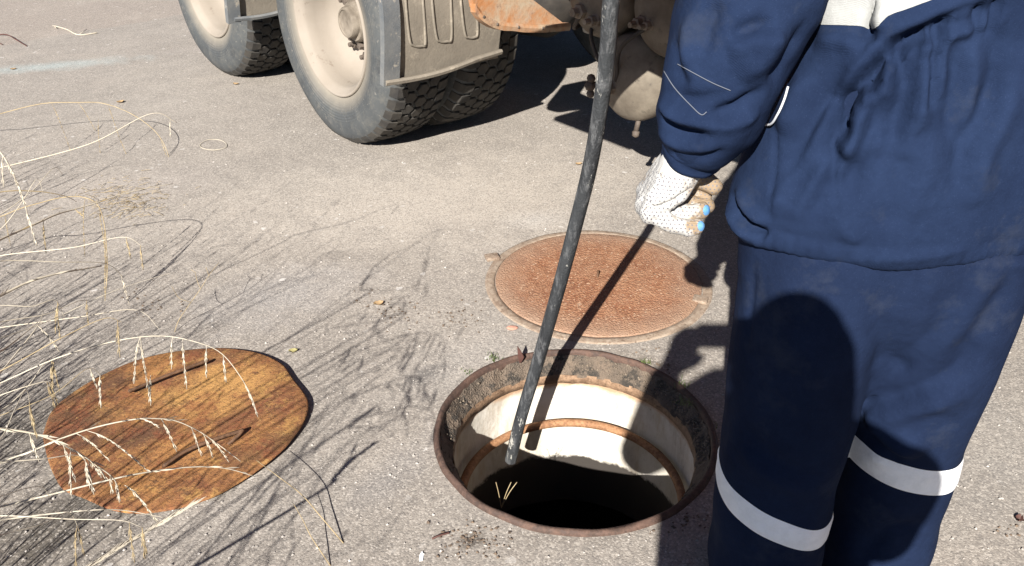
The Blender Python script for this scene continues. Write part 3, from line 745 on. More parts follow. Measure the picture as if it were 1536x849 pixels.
# air tanks under the frame, ends outward
def tank(name, X, Z, r, Y):
    prof = [(.001, -.045), (.04, -.043), (r*.5, -.034), (r*.8, -.016), (r*.95, .004), (r*.985, .02), (r*1.0, .03), (r*1.0, .055), (r*.985, .06), (r*.985, .62), (r*.8, .66), (.001, .67)]
    g = yl(prof, 56); return obj(name, xf(g, Matrix.Translation((X, Y, Z))), M['tank_end'], truck, local=True, auto=35)
def fitting(tk, X, Y, Z, r=.022, L=.05):
    g = cat(xf(lathe([(.001, -L), (r*.55, -L), (r*.6, -L*.55), (r, -L*.5), (r, -.005), (r*1.3, .0), (r*1.3, .01)], 6), Matrix.Translation((X, Y, Z)) @ Matrix.Rotation(-PI/2, 4, 'X')))
    obj('fitting', g, M['hub'], tk, local=True, auto=35)
t1 = tank('air_tank', 1.12, .735, .150, .42); fitting(t1, 1.09, .385, .68, .026); fitting(t1, 1.15, .385, .66, .018)
t2 = tank('air_tank', 1.285, .482, .148, .42); fitting(t2, 1.25, .38, .455, .022)
t3 = tank('air_tank', 1.435, .735, .155, .42); fitting(t3, 1.36, .38, .69, .018); fitting(t3, 1.40, .38, .69, .014)
ck = np.array([1.175, .355, .45])
obj('drain_cock', cat(tube([ck+[.035, .09, .0], ck+[0, 0, 0]], .010, 8), ball(ck+[0, 0, .022], .016, 10), ball(ck+[-.004, 0, -.004], .02, 10), ball(ck+[.0, 0, -.032], .015, 10)), M['nut'], t2, local=True)
obj('drain_cock', cat(tube([(1.33, .44, .35), (1.33, .43, .31)], .009, 8), ball((1.33, .43, .30), .015, 8)), M['nut'], t2, local=True)
# chassis
for y in (.80, 1.45): obj('frame_rail', box(-2.2, 4.4, y, y+.08, .72, .98, .006), M['chassis'], truck, local=True, auto=30)
for x in (0, -1.275):
    ax_ = obj('axle', xf(lathe([(.085, -.95), (.085, -.25), (.2, -.12), (.23, 0), (.2, .12), (.085, .25), (.085, .95)], 28), Matrix.Translation((x, 1.15, WH)) @ Matrix.Rotation(PI/2, 4, 'X')), M['chassis'], truck, local=True, auto=40)
obj('cross_member', box(.55, 1.9, .90, 1.40, .42, .715, .02), M['chassis'], truck, local=True, auto=30)
for a_, b_, c_ in (((1.12, .60, .86), (1.0, .70, .80), (.85, .80, .80)), ((1.25, .38, .46), (1.12, .40, .62), (1.0, .70, .72)), ((1.40, .38, .69), (1.30, .36, .60), (1.27, .38, .48)), ((1.09, .38, .68), (1.0, .45, .60), (.95, .80, .74))): obj('brake_line', tube(spline([a_, b_, c_], 16), .007, 7), M['chassis'], truck, local=True)
obj('drive_shaft', tube([(.2, 1.15, .55), (1.6, 1.15, .72), (2.8, 1.15, .78)], .05, 12), M['chassis'], truck, local=True)
for y in (.62, 1.62): obj('leaf_spring', cat(*[box(-1.1+.1*i, -.18-.1*i, y-.045, y+.045, .62+.016*i, .634+.016*i) for i in range(6)]), M['chassis'], truck, local=True)
obj('tool_locker', cat(box(1.45, 2.45, -.12, .80, .971, 1.35, .012), box(1.25, 2.45, -.12, .80, .93, .97, .006), box(1.26, 1.75, -.36, -.121, .935, .968, .006)), M['cabpaint'], truck, local=True, auto=30)
vt = obj('vacuum_tank', xf(lathe([(.001, -2.35), (.4, -2.32), (.66, -2.22), (.74, -2.1), (.75, -2.0), (.75, 2.0), (.74, 2.1), (.66, 2.22), (.4, 2.3), (.001, 2.33)], 64), Matrix.Translation((.05, 1.15, 1.80)) @ Matrix.Rotation(PI/2, 4, 'Y')), M['tankbody'], truck, local=True, auto=40)
for x in (-1.4, 0, 1.4): obj('tank_band', xf(lathe([(.752, -.03), (.762, -.028), (.762, .028), (.752, .03)], 64), Matrix.Translation((x, 1.15, 1.80)) @ Matrix.Rotation(PI/2, 4, 'Y')), M['chassis'], vt, local=True, auto=40)
obj('subframe', box(-2.1, 2.4, .72, 1.58, .985, 1.12, .01), M['chassis'], truck, local=True, auto=30)
cb = obj('cab', box(2.75, 4.55, .02, 2.28, 1.02, 2.75, .08), M['cabpaint'], truck, local=True, auto=30)
obj('windscreen', box(4.545, 4.558, .22, 2.08, 1.85, 2.55, .004), M['glass'], cb, local=True)
for y in (.008, 2.27):
    d_ = obj('door', box(3.25, 4.35, y, y+.022, 1.06, 2.6, .01), M['cabpaint'], cb, local=True, auto=30)
    obj('window', box(3.4, 4.25, y-.004, y+.026, 1.85, 2.5, .003), M['glass'], cb, local=True); obj('handle', box(3.3, 3.42, y-.02, y+.04, 1.62, 1.65, .004), M['chassis'], cb, local=True)
obj('bumper', box(4.45, 4.68, .0, 2.3, .55, .95, .03), M['chassis'], truck, local=True, auto=30)
for y in (.25, 2.05): obj('headlight', xf(lathe([(.001, .03), (.08, .02), (.09, 0)], 20), Matrix.Translation((4.68, y, .76)) @ Matrix.Rotation(PI/2, 4, 'Y')), M['glass'], truck, local=True)
obj('front_axle', tube([(3.75, .3, WH), (3.75, 2.0, WH)], .06, 12), M['chassis'], truck, local=True)
# ------------------------------------------------------------------ people
def head_geo(c, yaw=0.0, pitch=0.0, k=1.0):
    """head facing +Y before turning: skull, jaw, nose, ears, brow, lips"""
    g = cat(ball((0, -.012, .03), (.075, .094, .092)), ball((0, .022, -.045), (.055, .065, .062)), capsule((0, .088, .015), (0, .108, -.018), .009, .014, 10), ball((0, .094, -.022), (.019, .012, .010), 10),
            ball((.078, -.008, -.005), (.012, .022, .034), 12), ball((-.078, -.008, -.005), (.012, .022, .034), 12), capsule((-.035, .078, .036), (.035, .078, .036), .012, .012, 10),
            capsule((-.018, .084, -.055), (.018, .084, -.055), .008, .008, 10), capsule((-.012, .080, -.067), (.012, .080, -.067), .009, .009, 10), ball((0, .068, -.092), (.026, .024, .02), 12))
    Mx = Matrix.Translation(Vector(c)) @ Matrix.Rotation(yaw, 4, 'Z') @ Matrix.Rotation(pitch, 4, 'X') @ Matrix.Scale(k, 4)
    return xf(g, Mx), Mx
def hand_geo(wr, d, side, curl=.8, k=1.0):
    """relaxed hand: wr wrist, d direction of the palm, side = +1 for a thumb towards +X-ish"""
    wr = np.array(wr, float); d = np.array(d, float); d /= np.linalg.norm(d)
    a = np.cross(d, [0, 0, 1.]) if abs(d[2]) < .9 else np.cross(d, [0, 1., 0]); a /= np.linalg.norm(a); a *= side; b = np.cross(d, a)
    gs = []
    for i, (o, L) in enumerate(((.030, .068), (.010, .076), (-.010, .071), (-.029, .057))):
        kn = wr+d*.088+a*o; gs.append(capsule(wr+a*o*.5, kn, .016, .0125, 10))
        ang, p, r = .3*curl, kn, .0105
        for f in (.45, .32, .26):
            q = p+(d*math.cos(ang)+b*math.sin(ang))*L*f; gs.append(capsule(p, q, r, r*.9, 10)); p = q; r *= .9; ang += .6*curl
    p = wr+d*.025+a*.028; q = p+(d*.6+a*.7)*.042; s = q+(d*.85+a*.2+b*.3)*.034
    gs += [capsule(wr+d*.01, p, .018, .016, 10), capsule(p, q, .0145, .012, 10), capsule(q, s, .0115, .009, 10)]
    return cat(*gs)
def person_body(J, head_c, yaw, pitch, hands, name, root):
    hg, Mx = head_geo(head_c, yaw, pitch)
    gs = [hg, capsule(J['neck'], np.array(head_c)-[0, .01, .05], .055, .052)]
    gs.append(chain([J['pelvis'], J['waist'], J['chest']], [.11, .10, .10]))
    for s in 'LR':
        gs += [capsule(J['chest'], J['sho'+s], .095, .060), chain([J['sho'+s], J['elb'+s], J['wri'+s]], [.058, .042, .028]),
               capsule(J['pelvis'], J['hip'+s], .11, .09), chain([J['hip'+s], J['kne'+s], J['ank'+s]], [.088, .058, .042]), chain([J['ank'+s], J['toe'+s]], [.042, .034]), ball(np.array(J['ank'+s])+[0, -.02, -.03], .042)]
    gs.append(capsule(J['chest'], J['neck'], .10, .06)); gs += hands
    g = remesh(cat(*gs), .008, 5)
    b = obj(name, g, M['skin'], root)
    for s in (-1, 1):   # eyes
        e = xf(ball((s*.032, .080, .012), (.012, .008, .008), 12), Mx); obj('eye', e, M['paper'], b)
    return b, Mx
# ---- the worker
WX, WY = .535, 1.12
wk = thing('person', 'worker seen from behind in navy work suit with reflective leg bands and dotted white glove', 'person', (.55, 1.1, 0))
JW = dict(pelvis=(.535, 1.15, .84), waist=(.545, 1.14, 1.04), chest=(.55, 1.16, 1.25), neck=(.55, 1.20, 1.44), shoL=(.375, 1.15, 1.37), elbL=(.272, 1.065, 1.05), wriL=(.232, 1.09, .915),
          shoR=(.73, 1.15, 1.38), elbR=(.83, 1.17, 1.10), wriR=(.76, 1.38, .99), hipL=(.445, 1.13, .80), kneL=(.44, 1.10, .45), ankL=(.447, 1.08, .09), toeL=(.435, 1.25, .04), hipR=(.63, 1.14, .80), kneR=(.658, 1.155, .45), ankR=(.672, 1.14, .09), toeR=(.70, 1.31, .04))
handL_in = chain([(.232, 1.09, .915), (.205, 1.085, .85)], [.024, .02])
person_body(JW, (.55, 1.27, 1.58), -.25, -.35, [handL_in, hand_geo((.76, 1.38, .99), (-.5, .8, -.35), -1, 1.2)], 'body', wk)
cap_ = ball((.55, 1.262, 1.615), (.088, .108, .085), 24); obj('hair', remesh(cap_, .008, 3), M['hair'], wk)
# trousers: two legs and a seat in one skin
def leg(secs, n=48): return loft(secs, n, 2.15)
LL = [(.055, .446, 1.085, .088, .098), (.12, .446, 1.085, .092, .10), (.25, .441, 1.085, .0965, .102), (.36, .4395, 1.09, .0975, .104), (.46, .441, 1.09, .0985, .105), (.58, .442, 1.10, .103, .112), (.68, .446, 1.11, .106, .118), (.80, .455, 1.125, .112, .125)]
LR = [(.055, .672, 1.145, .086, .098), (.12, .671, 1.145, .090, .10), (.25, .662, 1.145, .0955, .102), (.36, .6555, 1.14, .0970, .104), (.46, .646, 1.130, .0985, .107), (.58, .640, 1.12, .110, .113), (.68, .638, 1.12, .119, .119), (.80, .63, 1.125, .127, .125)]
seat = [(.54, .538, 1.12, .085, .07), (.60, .536, 1.122, .125, .088), (.66, .54, 1.125, .17, .102), (.72, .54, 1.12, .203, .118), (.80, .54, 1.12, .209, .124), (.88, .538, 1.125, .190, .120), (1.0, .545, 1.135, .165, .108), (1.08, .547, 1.14, .155, .10)]
tr = remesh(cat(leg(LL), leg(LR), loft(seat, 64, 2.2)), .0055, 10)
tr_tree = bvh(tr)
Vt, Ft = tr
nz = noisev(Vt, (8, 8, 3.0), 3)*.0065+noisev(Vt, (18, 18, 7), 8)*.0032
Nt = normals(tr); low = np.clip((.55-Vt[:, 2])/.4, 0, 1)
bag = np.sin(Vt[:, 2]*46+4*noisev(Vt, (5, 5, 3), 5))*.0022*low
tr = (Vt+Nt*(nz+bag)[:, None], Ft)
TF = [  # creases seen from behind: photo line, depth (m), width (m)
    
    ([(1283, 629), (1316, 662), (1352, 690)], -.009, .010), ([(1298, 618), (1335, 655), (1380, 682)], .007, .014),
    ([(1300, 604), (1360, 592), (1430, 560), (1470, 520)], -.006, .014), ([(1300, 622), (1370, 616), (1440, 590)], .006, .016),
    ([(1315, 518), (1345, 545), (1362, 560)], -.006, .012), ([(1526, 400), (1470, 490), (1427, 546)], -.006, .018), ([(1505, 398), (1450, 480), (1400, 540)], .005, .018),
    ([(1395, 400), (1380, 470), (1340, 540)], .004, .02), ([(1180, 420), (1200, 520), (1215, 640)], .003, .02),
    ([(1130, 390), (1128, 450), (1118, 540)], -.0025, .005), ([(1120, 640), (1160, 690), (1230, 720)], -.005, .013), ([(1110, 670), (1150, 712), (1225, 742)], .005, .013),
    ([(1300, 700), (1340, 672), (1400, 660)], .003, .014), ([(1390, 790), (1330, 800), (1290, 840)], -.005, .014), ([(1440, 640), (1400, 625), (1350, 640)], -.004, .012), ([(1460, 600), (1420, 590), (1380, 602)], .004, .012)]
tr = apply_folds(tr, [(a, b*(2.2 if c >= .014 else 1.4), c*1.6) for a, b, c in TF], bvh(tr))
trousers = obj('trousers', tr, M['navy_tr'], wk)
tr_tree = bvh(tr)
def band_on(tree, cx, cy, z0, z1, tilt, n=110, m=7, off=.0022, rng=(0, 2*PI), reach=.3):
    """a sewn band: rings found by shooting inwards at the cloth, lifted off it by its own thickness"""
    closed = rng[1]-rng[0] > 6.2; A = np.linspace(*rng, n, endpoint=not closed); V = []; ok = []
    for k in range(m):
        for a in A:
            d = Vector((math.cos(a), math.sin(a), 0)); z = z0+(z1-z0)*k/(m-1)+tilt(a)
            h = tree.ray_cast(Vector((cx, cy, z))+d*reach, -d, reach)
            if h[0] is None: V.append((cx+d.x*.1, cy+d.y*.1, z)); continue
            p = np.array(h[0])+np.array(d)*(off+.0011*noise.noise((a*9, z*60, 2)) if 0 < k < m-1 else off*.25); V.append(tuple(p))
    return np.array(V), grid_faces(m, n, closed)
obj('reflective_band', band_on(tr_tree, .4395, 1.09, .300, .346, lambda a: -.036*math.cos(a)+.004*math.sin(a+.5)+.0025*math.sin(3*a+1), reach=.125), M['tape'], trousers)
obj('reflective_band', band_on(tr_tree, .654, 1.14, .357, .416, lambda a: -.020*math.cos(a)+.002*math.sin(3*a), reach=.125), M['tape'], trousers)
for s in 'LR':
    a, t = np.array(JW['ank'+s]), np.array(JW['toe'+s])
    obj('boot', remesh(cat(chain([a+[0, 0, .03], a+[0, -.01, -.025]], [.06, .055]), chain([a+[0, -.02, -.04], t+[0, -.04, .01], t+[0, .0, .005]], [.05, .05, .042])), .006, 4), M['boot'], wk)
# jacket
JS = [(.800, .535, 1.125, .219, .131), (.81, .535, 1.125, .223, .134), (.85, .536, 1.125, .224, .134), (.92, .538, 1.128, .210, .130), (.98, .541, 1.132, .196, .126), (1.05, .545, 1.138, .178, .120), (1.09, .547, 1.142, .170, .117),
      (1.15, .549, 1.145, .176, .125), (1.25, .551, 1.155, .19, .132), (1.33, .552, 1.165, .195, .12), (1.40, .552, 1.18, .175, .10), (1.45, .552, 1.195, .11, .08), (1.48, .552, 1.20, .075, .072)]
sl = [(.385, 1.15, 1.36), (.312, 1.10, 1.20), (.286, 1.085, 1.11), (.264, 1.068, 1.035), (.254, 1.067, .992), (.248, 1.069, .964)]
slr = [.088, .088, .087, .076, .068, .056]
sleeveL = chain([np.array(p) for p in sl], slr, 24)
jk = remesh(cat(loft(JS, 72, 2.25)), .0052, 6)
slv = remesh(cat(sleeveL), .0045, 6)
slr_ = remesh(chain([np.array(p) for p in ((.71, 1.15, 1.37), (.80, 1.15, 1.22), (.83, 1.17, 1.10), (.80, 1.28, 1.03), (.77, 1.36, 1.0))], [.088, .084, .078, .062, .045], 24), .0055, 6)
Vj, Fj = jk; Nj = normals(jk)
nzj = noisev(Vj, (7, 7, 3.0), 11)*.009+noisev(Vj, (17, 17, 8), 4)*.0040
hem = np.exp(-((Vj[:, 2]-.812)/.012)**2)
ang = np.arctan2(Vj[:, 1]-WY, Vj[:, 0]-WX)
nzj += hem*(.0010*np.sin(ang*62+5*np.sin(ang*7))+.0010)-.0016*np.exp(-((Vj[:, 2]-.832)/.005)**2)
jk = (Vj+Nj*nzj[:, None], Fj)
# gathers along the elastic of the waist
wl_ = spline([(1258, 168, 0), (1268, 154, 0), (1284, 136, 0), (1310, 108, 0), (1350, 66, 0), (1400, 40, 0), (1450, 22, 0), (1536, -2, 0)], 64)[:, :2]
JF = [([tuple(q) for q in wl_[::6]], -.010, .012), ([tuple(q+[6, 20]) for q in wl_[::6]], .004, .010), ([tuple(q-[4, 22]) for q in wl_[::6]], .010, .014)]
rg = random.Random(5)
for i in range(5, 62, 3):
    q = wl_[i]; L = rg.uniform(28, 62); sx = rg.uniform(-.30, .12)
    JF.append(([(q[0]+8, q[1]-14), (q[0], q[1]+6), (q[0]+sx*L, q[1]+L)], rg.choice((-.0085, -.006, .006)), rg.uniform(.0045, .008)))
    JF.append(([(q[0]+14, q[1]-18), (q[0]+10, q[1]+3), (q[0]+10+sx*L, q[1]+L*.8)], .0045, .006))
for i, (x0, y0, x1, y1, am) in enumerate(((1262, 190, 1190, 330, .006), (1276, 176, 1222, 320, -.006), (1300, 150, 1236, 300, .006), (1316, 140, 1262, 290, -.0065), (1338, 118, 1290, 270, .0055), (1362, 100, 1322, 250, -.0055), (1385, 90, 1352, 240, .005), (1430, 70, 1420, 220, -.005), (1455, 62, 1450, 210, .005), (1490, 50, 1486, 190, -.0045))):
    JF.append(([(x0, y0), (x0*.62+x1*.38+6, y0*.62+y1*.38), (x1, y1)], am*.8, .0115))
JF += [  # long folds of the skirt
    ([(1270, 100), (1232, 165), (1200, 235), (1166, 300)], -.009, .013), ([(1256, 135), (1215, 215), (1180, 275), (1158, 322)], .008, .012),
    ([(1335, 120), (1300, 165), (1275, 215), (1258, 232)], .009, .013), ([(1312, 110), (1285, 150), (1262, 195), (1235, 250)], -.009, .012),
    ([(1350, 130), (1322, 185), (1298, 240), (1275, 300)], -.006, .016), ([(1345, 205), (1300, 222), (1262, 240)], .004, .018),
    ([(1247, 150), (1249, 230), (1253, 300), (1278, 366)], -.0035, .004), ([(1254, 300), (1268, 345), (1290, 366)], .005, .010),
    ([(1404, 18), (1401, 70), (1396, 120), (1392, 165)], -.010, .006), ([(1414, 18), (1412, 80), (1408, 150)], .006, .010), ([(1390, 60), (1384, 130), (1376, 200)], .005, .012),
    ([(1500, 100), (1475, 165), (1445, 220), (1438, 300)], -.006, .016), ([(1520, 110), (1498, 180), (1470, 240), (1462, 310)], .006, .018),
    ([(1400, 200), (1380, 270), (1350, 330)], .004, .022), ([(1360, 230), (1350, 290), (1330, 345)], -.0035, .016),
    ([(1096, 292), (1112, 325), (1134, 346), (1152, 351)], -.013, .007), ([(1104, 286), (1124, 318), (1150, 338)], .006, .009), ([(1092, 305), (1104, 338), (1130, 360)], .006, .009),
    ([(1165, 180), (1162, 250), (1155, 340)], -.0025, .004), ([(1210, 110), (1190, 160), (1170, 200)], .006, .016), ([(1225, 60), (1262, 62), (1295, 72)], .006, .012),
    ([(1318, 0), (1306, 22), (1302, 44), (1316, 62)], -.011, .006), ([(1336, 2), (1322, 24), (1322, 42)], .006, .010),
    ([(1300, 388), (1380, 384), (1470, 366)], .004, .010)]
jk = apply_folds(jk, [(a, b*(2.5 if c >= .011 else 1.7), c*(1.25 if c >= .011 else .95)) for a, b, c in JF], bvh(jk))
jacket = obj('jacket', jk, M['navy'], wk)
jt = bvh(jk)
Vs, Fs = slv; Ns = normals(slv)
slv = (Vs+Ns*(noisev(Vs, (10, 10, 12), 21)*.008+noisev(Vs, (24, 24, 28), 2)*.0032)[:, None], Fs)
SF = [([(1098, 58), (1125, 42), (1158, 36)], -.010, .010), ([(1090, 78), (1130, 62), (1170, 60)], .007, .013), ([(992, 176), (1022, 198), (1068, 206)], -.012, .009), ([(985, 196), (1020, 218), (1080, 222)], .006, .010),
      ([(990, 158), (1030, 178), (1080, 184)], .008, .011), ([(1055, 176), (1100, 164), (1146, 134)], -.011, .010), ([(1062, 190), (1105, 186), (1140, 168)], .006, .010), ([(1040, 20), (1030, 70), (1036, 120)], .005, .014),
      ([(1010, 60), (1016, 95), (1030, 130)], -.004, .012), ([(1080, 0), (1060, 40), (1055, 80)], -.005, .012), ([(985, 225), (1010, 232), (1040, 250)], -.006, .007), ([(1085, 225), (1045, 238), (1000, 236)], -.006, .006),
      ([(1180, 20), (1150, 80), (1110, 120)], .006, .015), ([(1210, 30), (1180, 90), (1150, 125)], -.005, .012), ([(1000, 140), (1040, 150), (1090, 140)], -.005, .010)]
slv = apply_folds(slv, [(a, b*(2.2 if c >= .011 else 1.4), c*(1.2 if c >= .011 else 1.0)) for a, b, c in SF], bvh(slv))
sleeve = obj('sleeve', slv, M['navy'], jacket)
obj('sleeve', slr_, M['navy'], jacket)
st_tree = bvh(slv)
def cuff(P, R, n=40, th=.0028):
    P, T, fr = frames(P); V = []
    rows = [(i, R[i]) for i in range(len(P))]+[(i, R[i]-th) for i in range(len(P))[::-1]]
    for i, rr_ in rows:
        for j in range(n):
            a = 2*PI*j/n; q = rr_*(1+.03*math.sin(3*a+i*.8)+.02*math.sin(7*a+i)); V.append(P[i]+q*(math.cos(a)*fr[i][0]+.92*math.sin(a)*fr[i][1]))
    return np.array(V), grid_faces(len(rows), n, True)
obj('cuff', cuff(spline([(.247, 1.070, .970), (.243, 1.075, .949), (.2395, 1.080, .930), (.237, 1.083, .914)], 12), np.interp(np.linspace(0, 1, 13), [0, .3, .8, 1], [.055, .052, .044, .043])), M['navy'], jacket)
obj('collar', remesh(cat(chain([np.array((.55+.075*math.cos(a), 1.20+.07*math.sin(a), 1.455)) for a in np.linspace(0, 2*PI, 12)], [.018]*12, 8)), .006, 3), M['navy'], jacket)
# grey insert above the elastic
def gz_line(a): return 0
low_px = [(1190, 36), (1225, 37), (1262, 38), (1290, 39), (1303, 44), (1316, 40), (1332, 24), (1360, 14), (1390, 3), (1440, -14), (1536, -30), (1600, -40)]
hi = -150
V = []; cols = spline([(x, y, 0) for x, y in low_px], 70)[:, :2]
for r in range(14):
    for q in cols:
        t = r/13; h = hit(jt, q[0], q[1]*(1-t)+(q[1]*.2-110)*t)
        p = h[0]+h[1]*(.0035 if 0 < r < 13 else .001) if h else np.array([np.nan]*3); V.append(p)
V = np.array(V); Fg = [f for f in grid_faces(14, len(cols)) if not np.isnan(V[list(f)]).any() and max(np.linalg.norm(V[f[i]]-V[f[i-1]]) for i in range(4)) < .06]
V[np.isnan(V)] = 1.1
used = sorted(set(i for f in Fg for i in f)); mp = {u: i for i, u in enumerate(used)}
obj('grey_insert', (V[used], [tuple(mp[i] for i in f) for f in Fg]), M['grey_cloth'], jacket)
# seams, stitching and the pocket flap
def stitch(tree, pts, r, mat, parent, off=.0012, name='stitching'):
    P = strip_px(tree, pts, 60)
    if len(P) < 3: return
    C = np.array([ray(*q) for q in [pts[0]]])
    P = P-(P-cC)/np.linalg.norm(P-cC, axis=1)[:, None]*off
    obj(name, tube(P, r, 5), mat, parent)
stitch(st_tree, [(1016, 96), (1045, 112), (1070, 125), (1096, 136)], .0006, M['stitch_grey'], sleeve)
stitch(st_tree, [(993, 102), (1012, 132), (1038, 160), (1052, 172), (1060, 168)], .0007, M['stitch_grey'], sleeve)
fl_px = [(1150, 110), (1183, 113), (1182, 130), (1176, 150), (1166, 172), (1154, 187), (1132, 181), (1128, 150)]
flap = []
for q in fl_px:
    h = hit(jt, *q)
    if h: flap.append(h[0]-ray(*q)/np.linalg.norm(ray(*q))*.012)
if len(flap) > 5:
    flap = np.array(flap); c_ = flap.mean(0)
    n_ = len(flap); V = np.vstack([flap, flap+ray(1160, 150)*.004, [c_-ray(1160, 150)*.003]])
    fo = obj('pocket_flap', (V, [(i, (i+1) % n_, 2*n_) for i in range(n_)]+[(i, n_+i, n_+(i+1) % n_, (i+1) % n_) for i in range(n_)]), M['navy'], jacket, auto=40)
    pp = spline(flap[1:7], 40); obj('piping', tube(pp-ray(1160, 150)*.002, .0016, 6), M['stitch'], fo)
# gloved left hand, half closed
W_ = np.array((.226, 1.085, .918)); HS = np.array((.007, 0, .005))
FN = [[(.178, 1.048, .849), (.208, 1.043, .833), (.228, 1.042, .828), (.2405, 1.044, .830)], [(.1765, 1.071, .846), (.212, 1.067, .839), (.237, 1.068, .838), (.251, 1.070, .841)],
      [(.178, 1.094, .845), (.215, 1.093, .843), (.245, 1.094, .839), (.263, 1.096, .836)], [(.183, 1.115, .850), (.220, 1.117, .857), (.247, 1.113, .853), (.261, 1.107, .848)]]   # little finger nearest the viewer
FN = [[np.array(p) for p in f] for f in FN]; FR = [.0118, .0126, .0128, .0125]
gs = [chain([W_+[.006, -.001, .035], W_+[.002, 0, .01], W_+[-.006, -.002, -.018]], [.030, .032, .032], 20)]
for f, r_ in zip(FN, FR):
    gs.append(chain([W_+(f[0]-W_)*.15, W_+(f[0]-W_)*.6, f[0]], [.027, .022, .0158], 14)); gs.append(chain(f, [r_*1.15, r_*1.04, r_*.98, r_*.92], 14))
gs.append(chain([f[0] for f in FN], [.0155]*4, 12))
gs.append(chain([W_+[-.004, -.012, -.012], np.array((.207, 1.060, .877)), np.array((.199, 1.054, .866))], [.027, .023, .017], 14))      # heel of the hand
gs.append(chain([W_+[.004, .010, -.02], np.array((.214, 1.095, .866))], [.026, .020], 14))
gs.append(chain([W_+[.008, .014, -.012], np.array((.240, 1.106, .884)), np.array((.254, 1.104, .872)), np.array((.269, 1.096, .866))], [.022, .018, .0150, .0125], 14))
gs = [(g_[0]+HS, g_[1]) for g_ in gs]; FN = [[p+HS for p in f] for f in FN]; F3 = [(f[1], f[2], f[3], r_) for f, r_ in zip(FN, FR)]
gv = remesh(cat(*gs), .0018, 3)
Vg, Fg = gv; Ng = normals(gv)
gv = (Vg+Ng*(noisev(Vg, (40, 40, 40), 2)*.0022+noisev(Vg, (100, 100, 100), 5)*.0009)[:, None], Fg)
GF = [([(964, 300), (984, 311), (1003, 306), (1020, 296), (1042, 280)], -.006, .0035), ([(968, 324), (1000, 334), (1030, 334)], -.0025, .003)]
gv = apply_folds(gv, GF, bvh(gv))
glove = obj('glove', gv, M['glove'], wk)
gt = bvh(gv)
# grip dots: rows of little pads pressed on the knit
dots = []
vd = np.array((.35, -.9, -.25)); vd = vd/np.linalg.norm(vd)
for dirv, e1 in ((np.array((.20, .93, -.30)), np.array((1., -.2, 0))), (np.array((.93, .30, .05)), np.array((-.3, 1., 0)))):
    dirv = dirv/np.linalg.norm(dirv); e1 = e1-dirv*(e1@dirv); e1 /= np.linalg.norm(e1); e2 = np.cross(dirv, e1)
    for i in range(-16, 17):
        for j in range(-18, 19):
            o_ = np.array((.220, 1.080, .860))+e1*(i+.5*(j % 2))*.0056+e2*j*.0050-dirv*.3
            h = gt.ray_cast(Vector(o_), Vector(dirv), .6)
            if h[0] is None or h[0][2] > .905 or -np.dot(h[1], dirv) < .45: continue
            p = np.array(h[0]); nn = np.array(h[1]); u = np.cross(nn, [.3, .2, 1]); u /= np.linalg.norm(u); v = np.cross(nn, u); r = .0018
            b = len(dots); ring = [p+r*(math.cos(a)*u+math.sin(a)*v) for a in np.linspace(0, 2*PI, 6, endpoint=False)]
            dots.append((np.array([q-nn*.0003 for q in ring]+[p+nn*.0006]), [(a, (a+1) % 6, 6) for a in range(6)]))
tag(obj('grip_dots', cat(*dots), M['dots'], glove), kind='stuff')
for i in (0, 1):
    p1, p2, p3, r = F3[i]; d = (p3-p2)/np.linalg.norm(p3-p2); out_ = np.array((.25, -.85, .45)); out_ -= d*(out_@d); out_ /= np.linalg.norm(out_)
    c = p3+np.array((.003, -.004, .002)); cap = []
    u = d; v = np.cross(d, out_)
    nrm_c = out_*.9+d*.5; nrm_c /= np.linalg.norm(nrm_c); u = np.cross(nrm_c, [0, 0, 1.]); u /= np.linalg.norm(u); v = np.cross(nrm_c, u); V = []
    for rr_ in (0.0, .0040, .0070):
        for a in np.linspace(0, 2*PI, 14, endpoint=False):
            o_ = c+nrm_c*.05+rr_*(math.cos(a)*u+math.sin(a)*v)
            h = gt.ray_cast(Vector(o_), Vector(-nrm_c), .1); V.append((np.array(h[0])+nrm_c*(.0012 if rr_ < .0065 else .0002)) if h[0] else c)
    obj('fingertip_patch', (V, grid_faces(3, 14, True)), M['blue'], glove)
# ---- the one who takes the picture (behind the viewpoint; his shadow falls on the manhole and the worker's leg)
ph = thing('person', 'photographer in dark clothes standing behind the viewpoint and casting the head-shaped shadow', 'person', (.01, -.36, 0))
JP = dict(pelvis=(.03, -.40, .80), waist=(.03, -.40, .97), chest=(.03, -.39, 1.17), neck=(.03, -.38, 1.34), shoL=(-.17, -.38, 1.30), elbL=(-.215, -.24, 1.09), wriL=(-.135, -.12, 1.29), shoR=(.22, -.38, 1.29), elbR=(.27, -.22, 1.09), wriR=(.10, -.10, 1.24),
          hipL=(-.06, -.40, .78), kneL=(-.08, -.38, .42), ankL=(-.09, -.40, .09), toeL=(-.10, -.24, .04), hipR=(.12, -.40, .78), kneR=(.14, -.38, .42), ankR=(.15, -.40, .09), toeR=(.17, -.24, .04))
JP = {k: (v[0]-.022, v[1], v[2]) for k, v in JP.items()}
HC = (.008, -.35, 1.50)
person_body(JP, HC, 0, -.30, [ball((-.117, -.082, 1.352), .044, 14), hand_geo(JP['wriL'], (.45, .45, .75), 1, .9), hand_geo(JP['wriR'], (-.35, .40, .8), -1, .9)], 'body', ph)
obj('hair', remesh(cat(ball((.008, -.375, 1.535), (.080, .098, .082), 24), chain([(.008, -.40, 1.51), (.008, -.425, 1.40), (.010, -.43, 1.30)], [.084, .094, .088]), capsule((-.05, -.38, 1.46), (-.075, -.385, 1.33), .036, .05), capsule((.066, -.38, 1.46), (.09, -.385, 1.33), .036, .05)), .008, 3), M['hair'], ph)
A = {k: np.array(v) for k, v in JP.items()}
